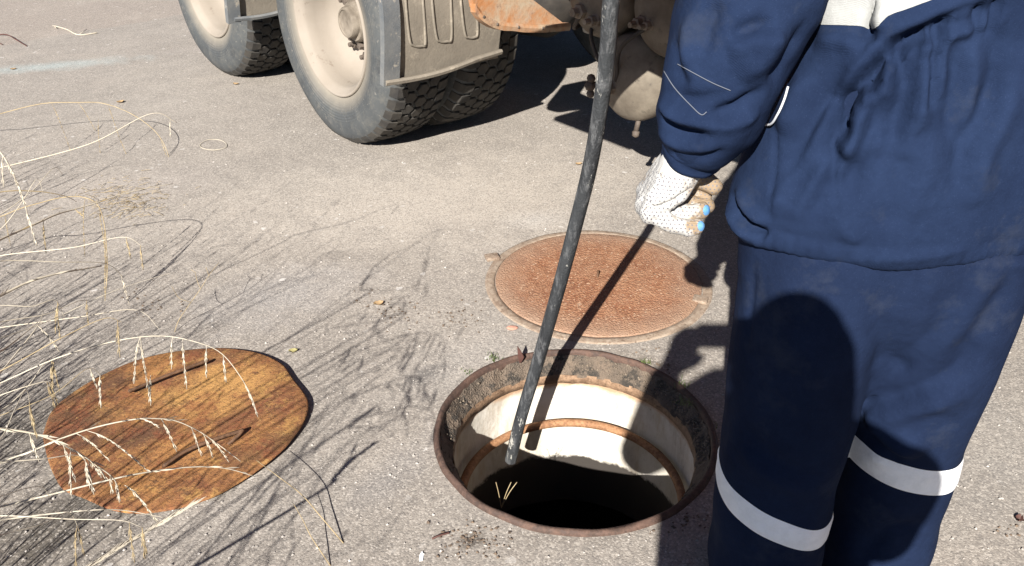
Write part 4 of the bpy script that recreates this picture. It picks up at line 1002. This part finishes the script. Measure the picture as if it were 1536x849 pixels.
sh = remesh(cat(loft([(.78, .008, -.40, .19, .135), (.95, .008, -.40, .17, .12), (1.15, .008, -.39, .195, .14), (1.25, .008, -.385, .19, .135), (1.31, .008, -.38, .15, .11), (1.35, .008, -.38, .10, .08)], 40), chain([(.0, -.38, 1.385), (-.08, -.37, 1.375), A['shoL']], [.065, .08, .082]), chain([(.06, -.38, 1.385), (.14, -.38, 1.35), A['shoR']], [.06, .065, .075]), chain([A['shoL'], A['elbL'], A['wriL']-(A['wriL']-A['elbL'])*.1], [.086, .066, .045]), chain([A['shoR'], A['elbR'], A['wriR']-(A['wriR']-A['elbR'])*.1], [.086, .066, .045])), .008, 5)
obj('shirt', sh, M['shirt'], ph)
jn = remesh(cat(loft([(.70, .03, -.40, .165, .12), (.85, .03, -.40, .172, .125), (.93, .03, -.40, .16, .115)], 40), chain([A['hipL'], A['kneL'], A['ankL']], [.105, .078, .06]), chain([A['hipR'], A['kneR'], A['ankR']], [.105, .078, .06])), .008, 5)
obj('trousers', jn, M['jeans'], ph)
for s in 'LR':
    a, t = A['ank'+s], A['toe'+s]; obj('shoe', remesh(cat(chain([a+[0, 0, .0], a+[0, -.01, -.03]], [.055, .05]), chain([a+[0, -.02, -.045], t+[0, 0, .0]], [.045, .040])), .007, 4), M['boot'], ph)
pg = box(-.075, .085, -.032, -.022, 1.305, 1.385, .003)
phone = top('phone', pg, M['glass'], 'dark phone held up by the photographer at the viewpoint', 'phone', auto=30)
obj('camera_bump', xf(lathe([(.0, .0), (.006, .0), (.007, -.003)], 14), Matrix.Translation((.0, -.020, 1.35)) @ Matrix.Rotation(PI/2, 4, 'X')), M['nut'], phone)
# ------------------------------------------------------------------ dry grass leaning in from the left
def in_frame(V, m=12):
    x, y, Z = proj(V); return ((Z > .05) & (x > -m) & (x < 1536+m) & (y > -m) & (y < 849+m)).any()
def spikelet(p, L, w, droop=1.0, dx=0.0):
    """a drooping husk with awns: a few pointed scales"""
    out = []; p = np.array(p); n = max(3, int(L/.008))
    for i in range(n):
        t = i/n; c = p+[dx*t*L, random.gauss(0, .0006), -L*t*droop]
        a = random.uniform(0, 2*PI); s = w*(1.1-.6*t)*random.uniform(.7, 1.3); e = c+[math.cos(a)*s*1.2+dx*.006, math.sin(a)*s*1.2, -.011*droop]
        m = (c+e)/2; u = np.array([math.cos(a+1.57), math.sin(a+1.57), 0])*s*.55
        out.append((np.array([c, m+u, e, m-u, m+np.array([math.cos(a), math.sin(a), .3])*s*.4]), [(0, 1, 4), (1, 2, 4), (2, 3, 4), (3, 0, 4)]))
    out.append(tube([p, p+[dx*L*.5, 0, -L*.5*droop], p+[dx*L, 0, -L*droop]], [.0005, .0005, .0003], 3))
    return cat(*out)
def stalk(px, d0, d1, r, heads, label, mat='straw', hm='straw', tip=.35, group='dry grass stalks leaning in from the left', root=True, fuzz=0):
    n = len(px); P = [atZ(x, y, d0+(d1-d0)*i/(n-1)) for i, (x, y) in enumerate(px)]
    S = spline(P, 40); 
    if root:
        a = P[0]; s = (P[0]-P[1])/np.linalg.norm(P[0]-P[1])
        rt = np.array([a[0]-.42, a[1]-.16, 0.0]); rt[0] = min(rt[0], -.62*(.866*rt[1]+.675)-.12)
        R = spline([rt, rt*.6+a*.4+[-.03, 0, .12*max(.2, a[2])], a+s*.10+[0, 0, .01], P[0]], 18)
        S = np.vstack([R[:-1], S])
    k = len(S); rad = np.interp(np.linspace(0, 1, k), [0, .5, 1], [r*1.15, r, r*tip])
    o = thing('grass_stalk', label, 'grass stalk', tuple(S[0]), 0, group)
    obj('stem', tube(S, rad, 5), M[mat], o)
    gs = []
    for (x0, y0, x1, y1) in heads:
        x_, y_, Z_ = proj(S); i = int(np.argmin((x_-x0)**2+(y_-y0)**2)); D = Z_[i]; a = S[i] if (x_[i]-x0)**2+(y_[i]-y0)**2 < 140 else atZ(x0, y0, D); b = atZ(x1, y1, D)
        L = np.linalg.norm(b-a); Q = spline([a, a*.6+b*.4+[0, 0, .12*L], b], 14)
        gs.append(tube(Q, [.0006]*len(Q), 3))
        m = max(3, int(L/.009))
        for j in range(m):
            t = .25+.75*j/m; c = Q[min(len(Q)-1, int(t*(len(Q)-1)))]; dirn = (b-a)/L
            for sgn in (-1, 1):
                w_ = random.uniform(.0012, .0023); ln = random.uniform(.009, .015); e = c+dirn*ln+cR*sgn*random.uniform(.001, .003); mm = (c+e)/2; u = np.cross(dirn, [.3, 1, .2])*w_*.6
                gs.append((np.array([c, mm+u, e, mm-u, mm+np.cross(dirn, u)*.8]), [(0, 1, 4), (1, 2, 4), (2, 3, 4), (3, 0, 4), (0, 3, 2, 1)]))
    for j in range(fuzz):
        i = random.randrange(k//3, k-2); c = S[i]; d = S[i+1]-S[i]; d /= np.linalg.norm(d); a = random.uniform(0, 2*PI); nn = np.array([math.cos(a), math.sin(a), .4])*.35
        e = c+(d+nn)*random.uniform(.014, .028); mm = (c+e)/2; u = np.cross(d, nn); u = u/(np.linalg.norm(u)+1e-9)*.0013
        gs.append((np.array([c, mm+u, e, mm-u]), [(0, 1, 2, 3)]))
    if gs: tag(obj('seed_heads', cat(*gs), M[hm], o), kind='stuff')
    return o
c7 = lambda L: [(x/2.3, 480+y/2.3) for x, y in L]
c7h = lambda L: [(a/2.3, 480+b/2.3, c/2.3, 480+d/2.3) for a, b, c, d in L]
c8 = lambda L: [(x/2.235, 100+y/2.235) for x, y in L]
c8h = lambda L: [(a/2.235, 100+b/2.235, c/2.235, 100+d/2.235) for a, b, c, d in L]
stalk(c8([(-60, 175), (0, 158), (140, 124), (260, 120), (340, 122), (420, 148), (490, 190), (535, 235), (562, 290), (580, 375)]), 3.7, 3.6, .0017, c8h([(175, 124, 240, 290), (270, 122, 320, 215), (330, 175, 340, 330), (350, 128, 400, 240), (535, 235, 582, 380), (400, 240, 425, 300)]), 'thin grass stalk arching highest in the picture with small hanging seed heads', 'straw_d', 'straw_d', .6)
stalk(c8([(-40, 250), (0, 285), (40, 350), (75, 440), (100, 520), (122, 598)]), 1.15, 1.2, .0011, c8h([(20, 315, 60, 400), (50, 370, 90, 480), (85, 470, 122, 600), (2, 300, 12, 405)]), 'straw grass head drooping down the left edge below the highest arching stalk', 'straw', 'straw')
stalk(c8([(-60, 610), (0, 580), (65, 550), (130, 522), (190, 495), (250, 478), (330, 455), (400, 430), (490, 408), (580, 392)]), 1.3, 1.65, .0018, c8h([(250, 478, 275, 500), (150, 515, 155, 625)]), 'thick pale grass stalk pointing up to the right into the heap of straw', 'straw', 'straw_d', .3, fuzz=14)
stalk(c8([(-60, 520), (0, 503), (70, 475), (140, 455), (200, 440), (270, 436), (325, 460), (348, 520), (356, 590), (360, 680), (352, 785)]), 2.6, 2.5, .0015, c8h([(278, 440, 285, 640), (330, 470, 352, 610), (345, 540, 360, 700), (352, 600, 356, 720), (350, 640, 352, 780), (15, 500, 35, 600)]), 'grass stalk bent over in a hook with a dark brown hanging seed head', 'straw_d', 'straw_d', .7)
stalk(c8([(-50, 790), (0, 768), (100, 720), (200, 692), (270, 680), (340, 668)]), 1.15, 1.35, .0019, [], 'short thick pale stalk with a bare broken tip left of the upright weed', 'straw', 'straw', .5, fuzz=8)
stalk(c8([(-60, 930), (60, 890), (180, 845), (350, 765), (460, 725), (580, 690)]), 1.2, 1.4, .0007, [], 'long hair-thin straw crossing the asphalt above the steel sheet cover', 'straw', 'straw', .4)
stalk(c7([(-60, 240), (0, 218), (200, 130), (400, 72), (560, 55), (690, 80), (770, 120), (838, 208), (870, 270), (890, 335)]), 1.2, 1.4, .0010, c7h([(600, 58, 592, 170), (640, 62, 645, 240), (715, 90, 712, 200), (762, 118, 780, 215), (465, 65, 462, 220), (500, 62, 520, 290), (838, 208, 890, 335), (520, 190, 520, 295)]), 'thin stalk arching over the far handle of the steel sheet with hanging seed heads', 'straw', 'straw', .5)
stalk(c7([(-50, 125), (0, 108), (45, 78), (80, 50), (130, 8)]), 1.1, 1.25, .0014, [], 'bare straw rising steeply at the left edge, upper of two', 'straw', 'straw')
stalk(c7([(-40, 215), (0, 182), (60, 110), (130, 20), (150, -30)]), 1.12, 1.3, .0012, c7h([(130, 20, 205, 110)]), 'bare straw rising steeply at the left edge, lower of two', 'straw', 'straw')
stalk(c7([(-60, 510), (0, 490), (110, 452), (200, 413), (330, 370), (460, 343), (540, 340), (600, 346), (660, 370), (720, 405), (830, 487)]), 1.1, 1.3, .0012, c7h([(660, 370, 695, 470), (700, 390, 735, 475), (720, 405, 790, 490), (480, 345, 550, 372), (270, 395, 380, 488), (300, 400, 520, 528), (560, 345, 610, 455)]), 'pale stalk arching across the middle of the steel sheet to its near handle', 'straw', 'straw', .45, fuzz=12)
stalk(c7([(-50, 368), (0, 374), (100, 388), (180, 412), (230, 436), (290, 470), (330, 500), (380, 535), (402, 565), (415, 625)]), 1.0, 1.15, .0013, c7h([(95, 388, 135, 490), (110, 392, 128, 470), (225, 430, 262, 560), (235, 445, 247, 612), (310, 485, 350, 545), (330, 500, 365, 548), (395, 555, 412, 630), (380, 540, 388, 600)]), 'straw stalk dropping from the left edge with fat seed heads over the steel sheet', 'straw', 'straw', .5, fuzz=10)
stalk(c7([(-60, 660), (0, 645), (200, 596), (400, 546), (520, 523), (600, 512), (700, 506), (790, 514), (880, 540)]), 1.05, 1.3, .0013, c7h([(440, 575, 545, 700), (430, 570, 480, 610)]), 'long pale stalk crossing the near half of the steel sheet to its right side', 'straw', 'straw', .4, fuzz=10)
stalk(c7([(-60, 700), (0, 690), (160, 670), (330, 655), (430, 657), (570, 682)]), 1.05, 1.2, .0013, [], 'pale stalk lying low along the near edge of the steel sheet', 'straw', 'straw', .3)
stalk(c7([(230, 905), (310, 850), (380, 803), (450, 762), (520, 722), (600, 672), (672, 628)]), 1.15, 1.35, .0034, [], 'thick feathery pale seed stalk rising from the lower edge below the steel sheet', 'straw', 'straw', .25, fuzz=150)
rt_ = random.Random(23)
for i in range(18):
    y0 = 235+34*i+rt_.uniform(-20, 20); x1 = rt_.uniform(40, 190) if i % 4 else rt_.uniform(190, 270); y1 = y0-rt_.uniform(-10, 95); sag = rt_.uniform(-10, 16); dd = rt_.uniform(.40, .55)*1.35/(.5+(y0-424.5)/1300*.866)
    if y0 > 560: x1 *= .8
    px_ = [(-40, y0+rt_.uniform(0, 25)), (0, y0), (x1*.5, (y0+y1)*.5-sag*.8), (x1*.85, y1-sag*.3), (x1, y1+rt_.uniform(0, 30))]
    q = px_[-1]; q2 = px_[-2]; hd = []
    for j in range(rt_.choice((0, 1, 2, 3))):
        f = rt_.uniform(0, 1); hx, hy = q2[0]+(q[0]-q2[0])*f, q2[1]+(q[1]-q2[1])*f; hd.append((hx, hy, hx+rt_.uniform(-4, 14), hy+rt_.uniform(25, 62)))
    stalk(px_, dd, dd+rt_.uniform(.05, .25), rt_.uniform(.0005, .00085)*dd, hd, 'thin dry straw in the tangle at the left edge of the asphalt', rt_.choice(('straw', 'straw', 'straw_d')), rt_.choice(('straw', 'straw_d')), .4, group='thin straws tangled at the left edge')
# thin dark stalks standing on the asphalt right of the sheet: rooted where they end
def sprig(px, zs, r, label, mat='straw_d', twigs=(), group=None):
    P = [G(x, y, z) for (x, y), z in zip(px, zs)]; o = thing('grass_stalk', label, 'grass stalk', tuple(P[-1] if P[-1][2] < P[0][2] else P[0]), 0, group)
    obj('stem', tube(spline(P, 24), np.linspace(r*.5, r, len(spline(P, 24))), 5), M[mat], o)
    if twigs: obj('twigs', cat(*[tube(spline([G(*a) for a in t], 8), .0007, 4) for t in twigs]), M[mat], o)
    return o
sprig(c7([(885, 484), (960, 540), (1040, 602), (1100, 670), (1185, 770)]), (.08, .075, .06, .035, .001), .0014, 'dark thin stem slanting over the asphalt beside the right end of the steel sheet')
sprig(c7([(1010, 630), (1045, 690), (1075, 750), (1140, 848)]), (.06, .05, .035, .001), .0012, 'shorter dark stem slanting beside the lower edge right of the steel sheet')
sprig(c8([(735, 655), (700, 700), (672, 745), (640, 790), (600, 849), (585, 890)]), (.17, .15, .12, .085, .03, .001), .0011, 'small upright dry weed with twiggy top standing beyond the steel sheet', 'straw_d',
      [[(c8([(672, 745)])[0] + (.12,)), (c8([(660, 715)])[0] + (.14,)), (c8([(655, 690)])[0] + (.155,))], [(c8([(640, 790)])[0] + (.085,)), (c8([(600, 775)])[0] + (.10,)), (c8([(575, 735)])[0] + (.115,))], [(c8([(655, 690)])[0] + (.155,)), (c8([(640, 680)])[0] + (.16,))], [(c8([(700, 700)])[0] + (.15,)), (c8([(690, 672)])[0] + (.165,))]])
# ------------------------------------------------------------------ rank weeds outside the frame at left: their shadows streak the asphalt
def weeds():
    out = []; tries = 0; made = 0; rg = random.Random(11)
    while made < 360 and tries < 24000:
        tries += 1; small = made % 5 < 2
        y = rg.uniform(.75, 1.75) if small else rg.choice((rg.uniform(-.7, 2.9), rg.uniform(.1, 1.5))); x = -.62*(.866*y+.675)-rg.triangular(.04, .8, .3)
        if y < 0: x = rg.uniform(-1.9, -.62)
        h = rg.uniform(.15, .38) if small else rg.triangular(.4, 1.05, .7) if y < 1.6 else rg.uniform(.2, .6); ln = rg.uniform(.05, .42)*h; az = rg.gauss(.5, .9)
        d = np.array([math.cos(az), math.sin(az), 0])
        S = spline([np.array([x, y, 0]), np.array([x, y, h*.5])+d*ln*.42, np.array([x, y, h*.85])+d*ln*.80, np.array([x, y, h*1.05])+d*ln*1.1], 14)
        gs = [tube(S, np.linspace(.0011, .0004, len(S)), 3)]
        for j in range(rg.randint(8, 22)):
            i = rg.randrange(5, len(S)); c = S[i]; a = rg.uniform(0, 2*PI); L = rg.uniform(.010, .028)
            sd_ = S[min(i+1, len(S)-1)]-S[i-1]; sd_ /= np.linalg.norm(sd_); e = c+sd_*L*.9+np.array([math.cos(a), math.sin(a), 0])*L*.28; u = np.array([-math.sin(a), math.cos(a), 0])*L*.06; mm = (c+e)/2
            gs.append((np.array([c, mm+u, e, mm-u]), [(0, 1, 2, 3)]))
        for j in range(rg.randint(1, 3)):
            a = rg.uniform(0, 2*PI); L = rg.uniform(.15, .42); b = np.array([x, y, 0]) if rg.random() < .6 else S[rg.randrange(2, 7)]
            q = [b, b+[math.cos(a)*L*.25, math.sin(a)*L*.25, L*.6], b+[math.cos(a)*L*.7, math.sin(a)*L*.7, L*.75]]; wv = np.array([-math.sin(a), math.cos(a), 0])*rg.uniform(.0010, .0022)
            gs.append((np.array([q[0]-wv, q[0]+wv, q[1]+wv*.9, q[1]-wv*.9, q[2]]), [(0, 1, 2, 3), (3, 2, 4)]))
        g = cat(*gs)
        if in_frame(g[0]) or (np.hypot(g[0][:, 0]-.03, g[0][:, 1]+.36) < .45).any(): continue
        sx_ = g[0][:, 0]+.441*g[0][:, 2]-SC[0]; sy_ = g[0][:, 1]+1.538*g[0][:, 2]-SC[1]
        if (np.hypot(sx_, sy_) < .31).any() and rg.random() > .22: continue
        out.append(g); made += 1
    return cat(*out)
wd = obj('weeds', weeds(), M['weed']); tag(wd, 'rank dry weeds growing at the left edge of the asphalt', 'weeds', None, 'stuff')
# ------------------------------------------------------------------ litter on the asphalt
def leaf(px, s, rot, mat, label, name='dry_leaf', curl=.35, cat_='leaf', group=None):
    p = G(*px); V = []; n = 7
    for i in range(n):
        t = i/(n-1); w_ = s*.42*math.sin(PI*min(.98, t*.95+.04))**.8
        for k in (-1, -.5, 0, .5, 1):
            V.append((s*(t-.5), w_*k*(1+.2*random.uniform(-1, 1)), .0015+s*curl*(abs(k)**1.5*.5+(t-.5)**2*1.2)))
    g = xf((V, grid_faces(n, 5)), Matrix.Translation(Vector(p)) @ Matrix.Rotation(rot, 4, 'Z'))
    return top(name, g, M[mat], label, cat_, group)
leaf((181, 154), .034, .6, 'leaf_dry', 'curled brown leaf on the asphalt near the top arching grass stalk')
leaf((354, 127), .030, -.2, 'leaf_dry', 'flat tan leaf on the asphalt below the far rear wheel')
leaf((568, 457), .030, .4, 'leaf_dry', 'crumpled brown leaf on bare asphalt between the two manholes and the weeds')
leaf((440, 528), .024, .2, 'leaf_yellow', 'small yellow-green leaf lying beyond the right end of the steel sheet')
leaf((868, 247), .026, .2, 'leaf_dry', 'small orange-brown leaf on the sunlit asphalt close beside the hose')
leaf((20, 104), .03, .3, 'leaf_dry', 'brown leaf on the bluish stain near the far left corner', curl=.2)
leaf((1528, 781), .02, .8, 'leaf_dark', 'small dark leaf on the asphalt right of the worker', curl=.6)
p = G(779, 545); V = [(0, 0, .0), (.006, .004, .0), (.012, -.002, .02), (.004, -.006, .042), (-.006, .002, .055), (-.004, .006, .02)]
V = np.array(V); o = top('dark_leaf', (np.vstack([V, V+[.001, .002, 0]])+p, [(0, 1, 2), (0, 2, 3), (0, 3, 4), (0, 4, 5), (8, 7, 6), (9, 8, 6), (10, 9, 6), (11, 10, 6)]), M['leaf_dark'], 'dark curled leaf standing on the far rim of the open manhole beside the hose', 'leaf')
def chip(px, s, mat, label, name, cat_):
    p = G(*px); g = ball((0, 0, 0), (s, s*.7, s*.28), 10); V = g[0]*(1+.25*noisev(g[0], (60/1, 60, 60), s*99)[:, None])
    return top(name, (V+p+[0, 0, s*.2], g[1]), M[mat], label, cat_, smooth=False)
chip((768, 493), .016, 'pink', 'pinkish brick chip on the asphalt left of the covered manhole', 'brick_chip', 'chip')
p = G(632, 836); top('paper_scrap', (np.array([(-.003, -.012, .001), (.004, -.011, .003), (.004, .004, .002), (.001, .012, .005), (-.004, .003, .003)])+p, [(0, 1, 2, 4), (4, 2, 3)]), M['paper'], 'tiny white scrap of paper at the lower edge left of the manhole', 'scrap')
def twig(pts, r, label, mat='straw', name='twig', forks=()):
    o = thing(name, label, 'twig', tuple(G(*pts[0][:2])))
    obj('stem', tube(spline([G(x, y, z) for x, y, z in pts], 24), r, 5), M[mat], o)
    if forks: obj('fork', cat(*[tube([G(*a) for a in f], r*.7, 4) for f in forks]), M[mat], o)
twig([(79, 38, .004), (100, 44, .006), (118, 52, .003), (146, 49, .006)], .0032, 'pale bent twig lying on the asphalt in the far left part', forks=[[(80, 38, .004), (84, 42, .01)], [(118, 52, .003), (130, 44, .012)]])
twig([(-10, 52, .004), (10, 52, .01), (25, 60, .008), (40, 69, .003)], .0035, 'dark twig poking in from the far left edge', 'leaf_dark', forks=[[(-5, 62, .004), (4, 67, .004)]])
twig([(648, 808, .003), (660, 803, .006), (674, 799, .003)], .0022, 'short dark twig on the asphalt by the dark stain near the manhole', 'leaf_dark')
a = [G(320+20*math.cos(t)*(1+.05*math.sin(3*t)), 217+8*math.sin(t), .003+.002*math.sin(2*t)) for t in np.linspace(0, 2*PI*1.35, 46)]
top('straw_loop', tube(a, .0012, 5), M['straw'], 'loop of pale dry grass lying on the asphalt left of the near wheel', 'grass loop')
gs = []; rg = random.Random(3)
for i in range(230):
    x, y = rg.gauss(190, 34), rg.gauss(300, 15); p = G(x, y, .002+abs(rg.gauss(0, .006))); a = rg.gauss(.6, .6); L = rg.uniform(.006, .05)*(.6 if i % 2 else 1)
    d = np.array([math.cos(a), math.sin(a), rg.gauss(0, .12)])*L/2; gs.append(tube([p-d, p+[0, 0, .002], p+d], .0008, 3))
tag(obj('straw_litter', cat(*gs), M['straw_d']), 'heap of broken straw on the asphalt among the leaning stalks', 'straw litter', None, 'stuff')
gs = []
for i in range(2600):
    x, y = rg.uniform(0, 1536), rg.uniform(60, 849)
    p = G(x, y)
    if np.hypot(*(p[:2]-MH)) < .35 or np.hypot(*(p[:2]-BC)) < .30 or np.hypot(*(p[:2]-SC)) < .31: continue
    s = rg.choice((.0012, .0016, .002, .0026, .0036)); g = ball(p+[0, 0, s*.4], (s, s*rg.uniform(.6, 1), s*.7), 6); gs.append((g[0]+np.random.normal(0, s*.15, g[0].shape), g[1]))
tag(obj('grit', cat(*gs), M['grit'], smooth=False), 'loose grit scattered over the asphalt', 'grit', None, 'stuff')
gs = []
for q, n in (((708, 812), 90), ((985, 545), 40), ((600, 470), 40), ((690, 470), 50), ((225, 460), 40), ((560, 457), 25), ((1020, 780), 60), ((1510, 790), 12)):
    for i in range(n):
        p = G(rg.gauss(q[0], 26), rg.gauss(q[1], 13)); 
        if np.hypot(*(p[:2]-MH)) < .35: continue
        s = rg.uniform(.0012, .0042); g = ball(p+[0, 0, s*.4], (s, s*rg.uniform(.5, 1), s*.6), 6); gs.append((g[0]+np.random.normal(0, s*.2, g[0].shape), g[1]))
tag(obj('soil_crumbs', cat(*gs), mat_plain('dark_soil', (.06, .045, .035), (.16, .115, .08), 60, .95), smooth=False), 'crumbs of dark soil lying about the manhole', 'soil', None, 'stuff')
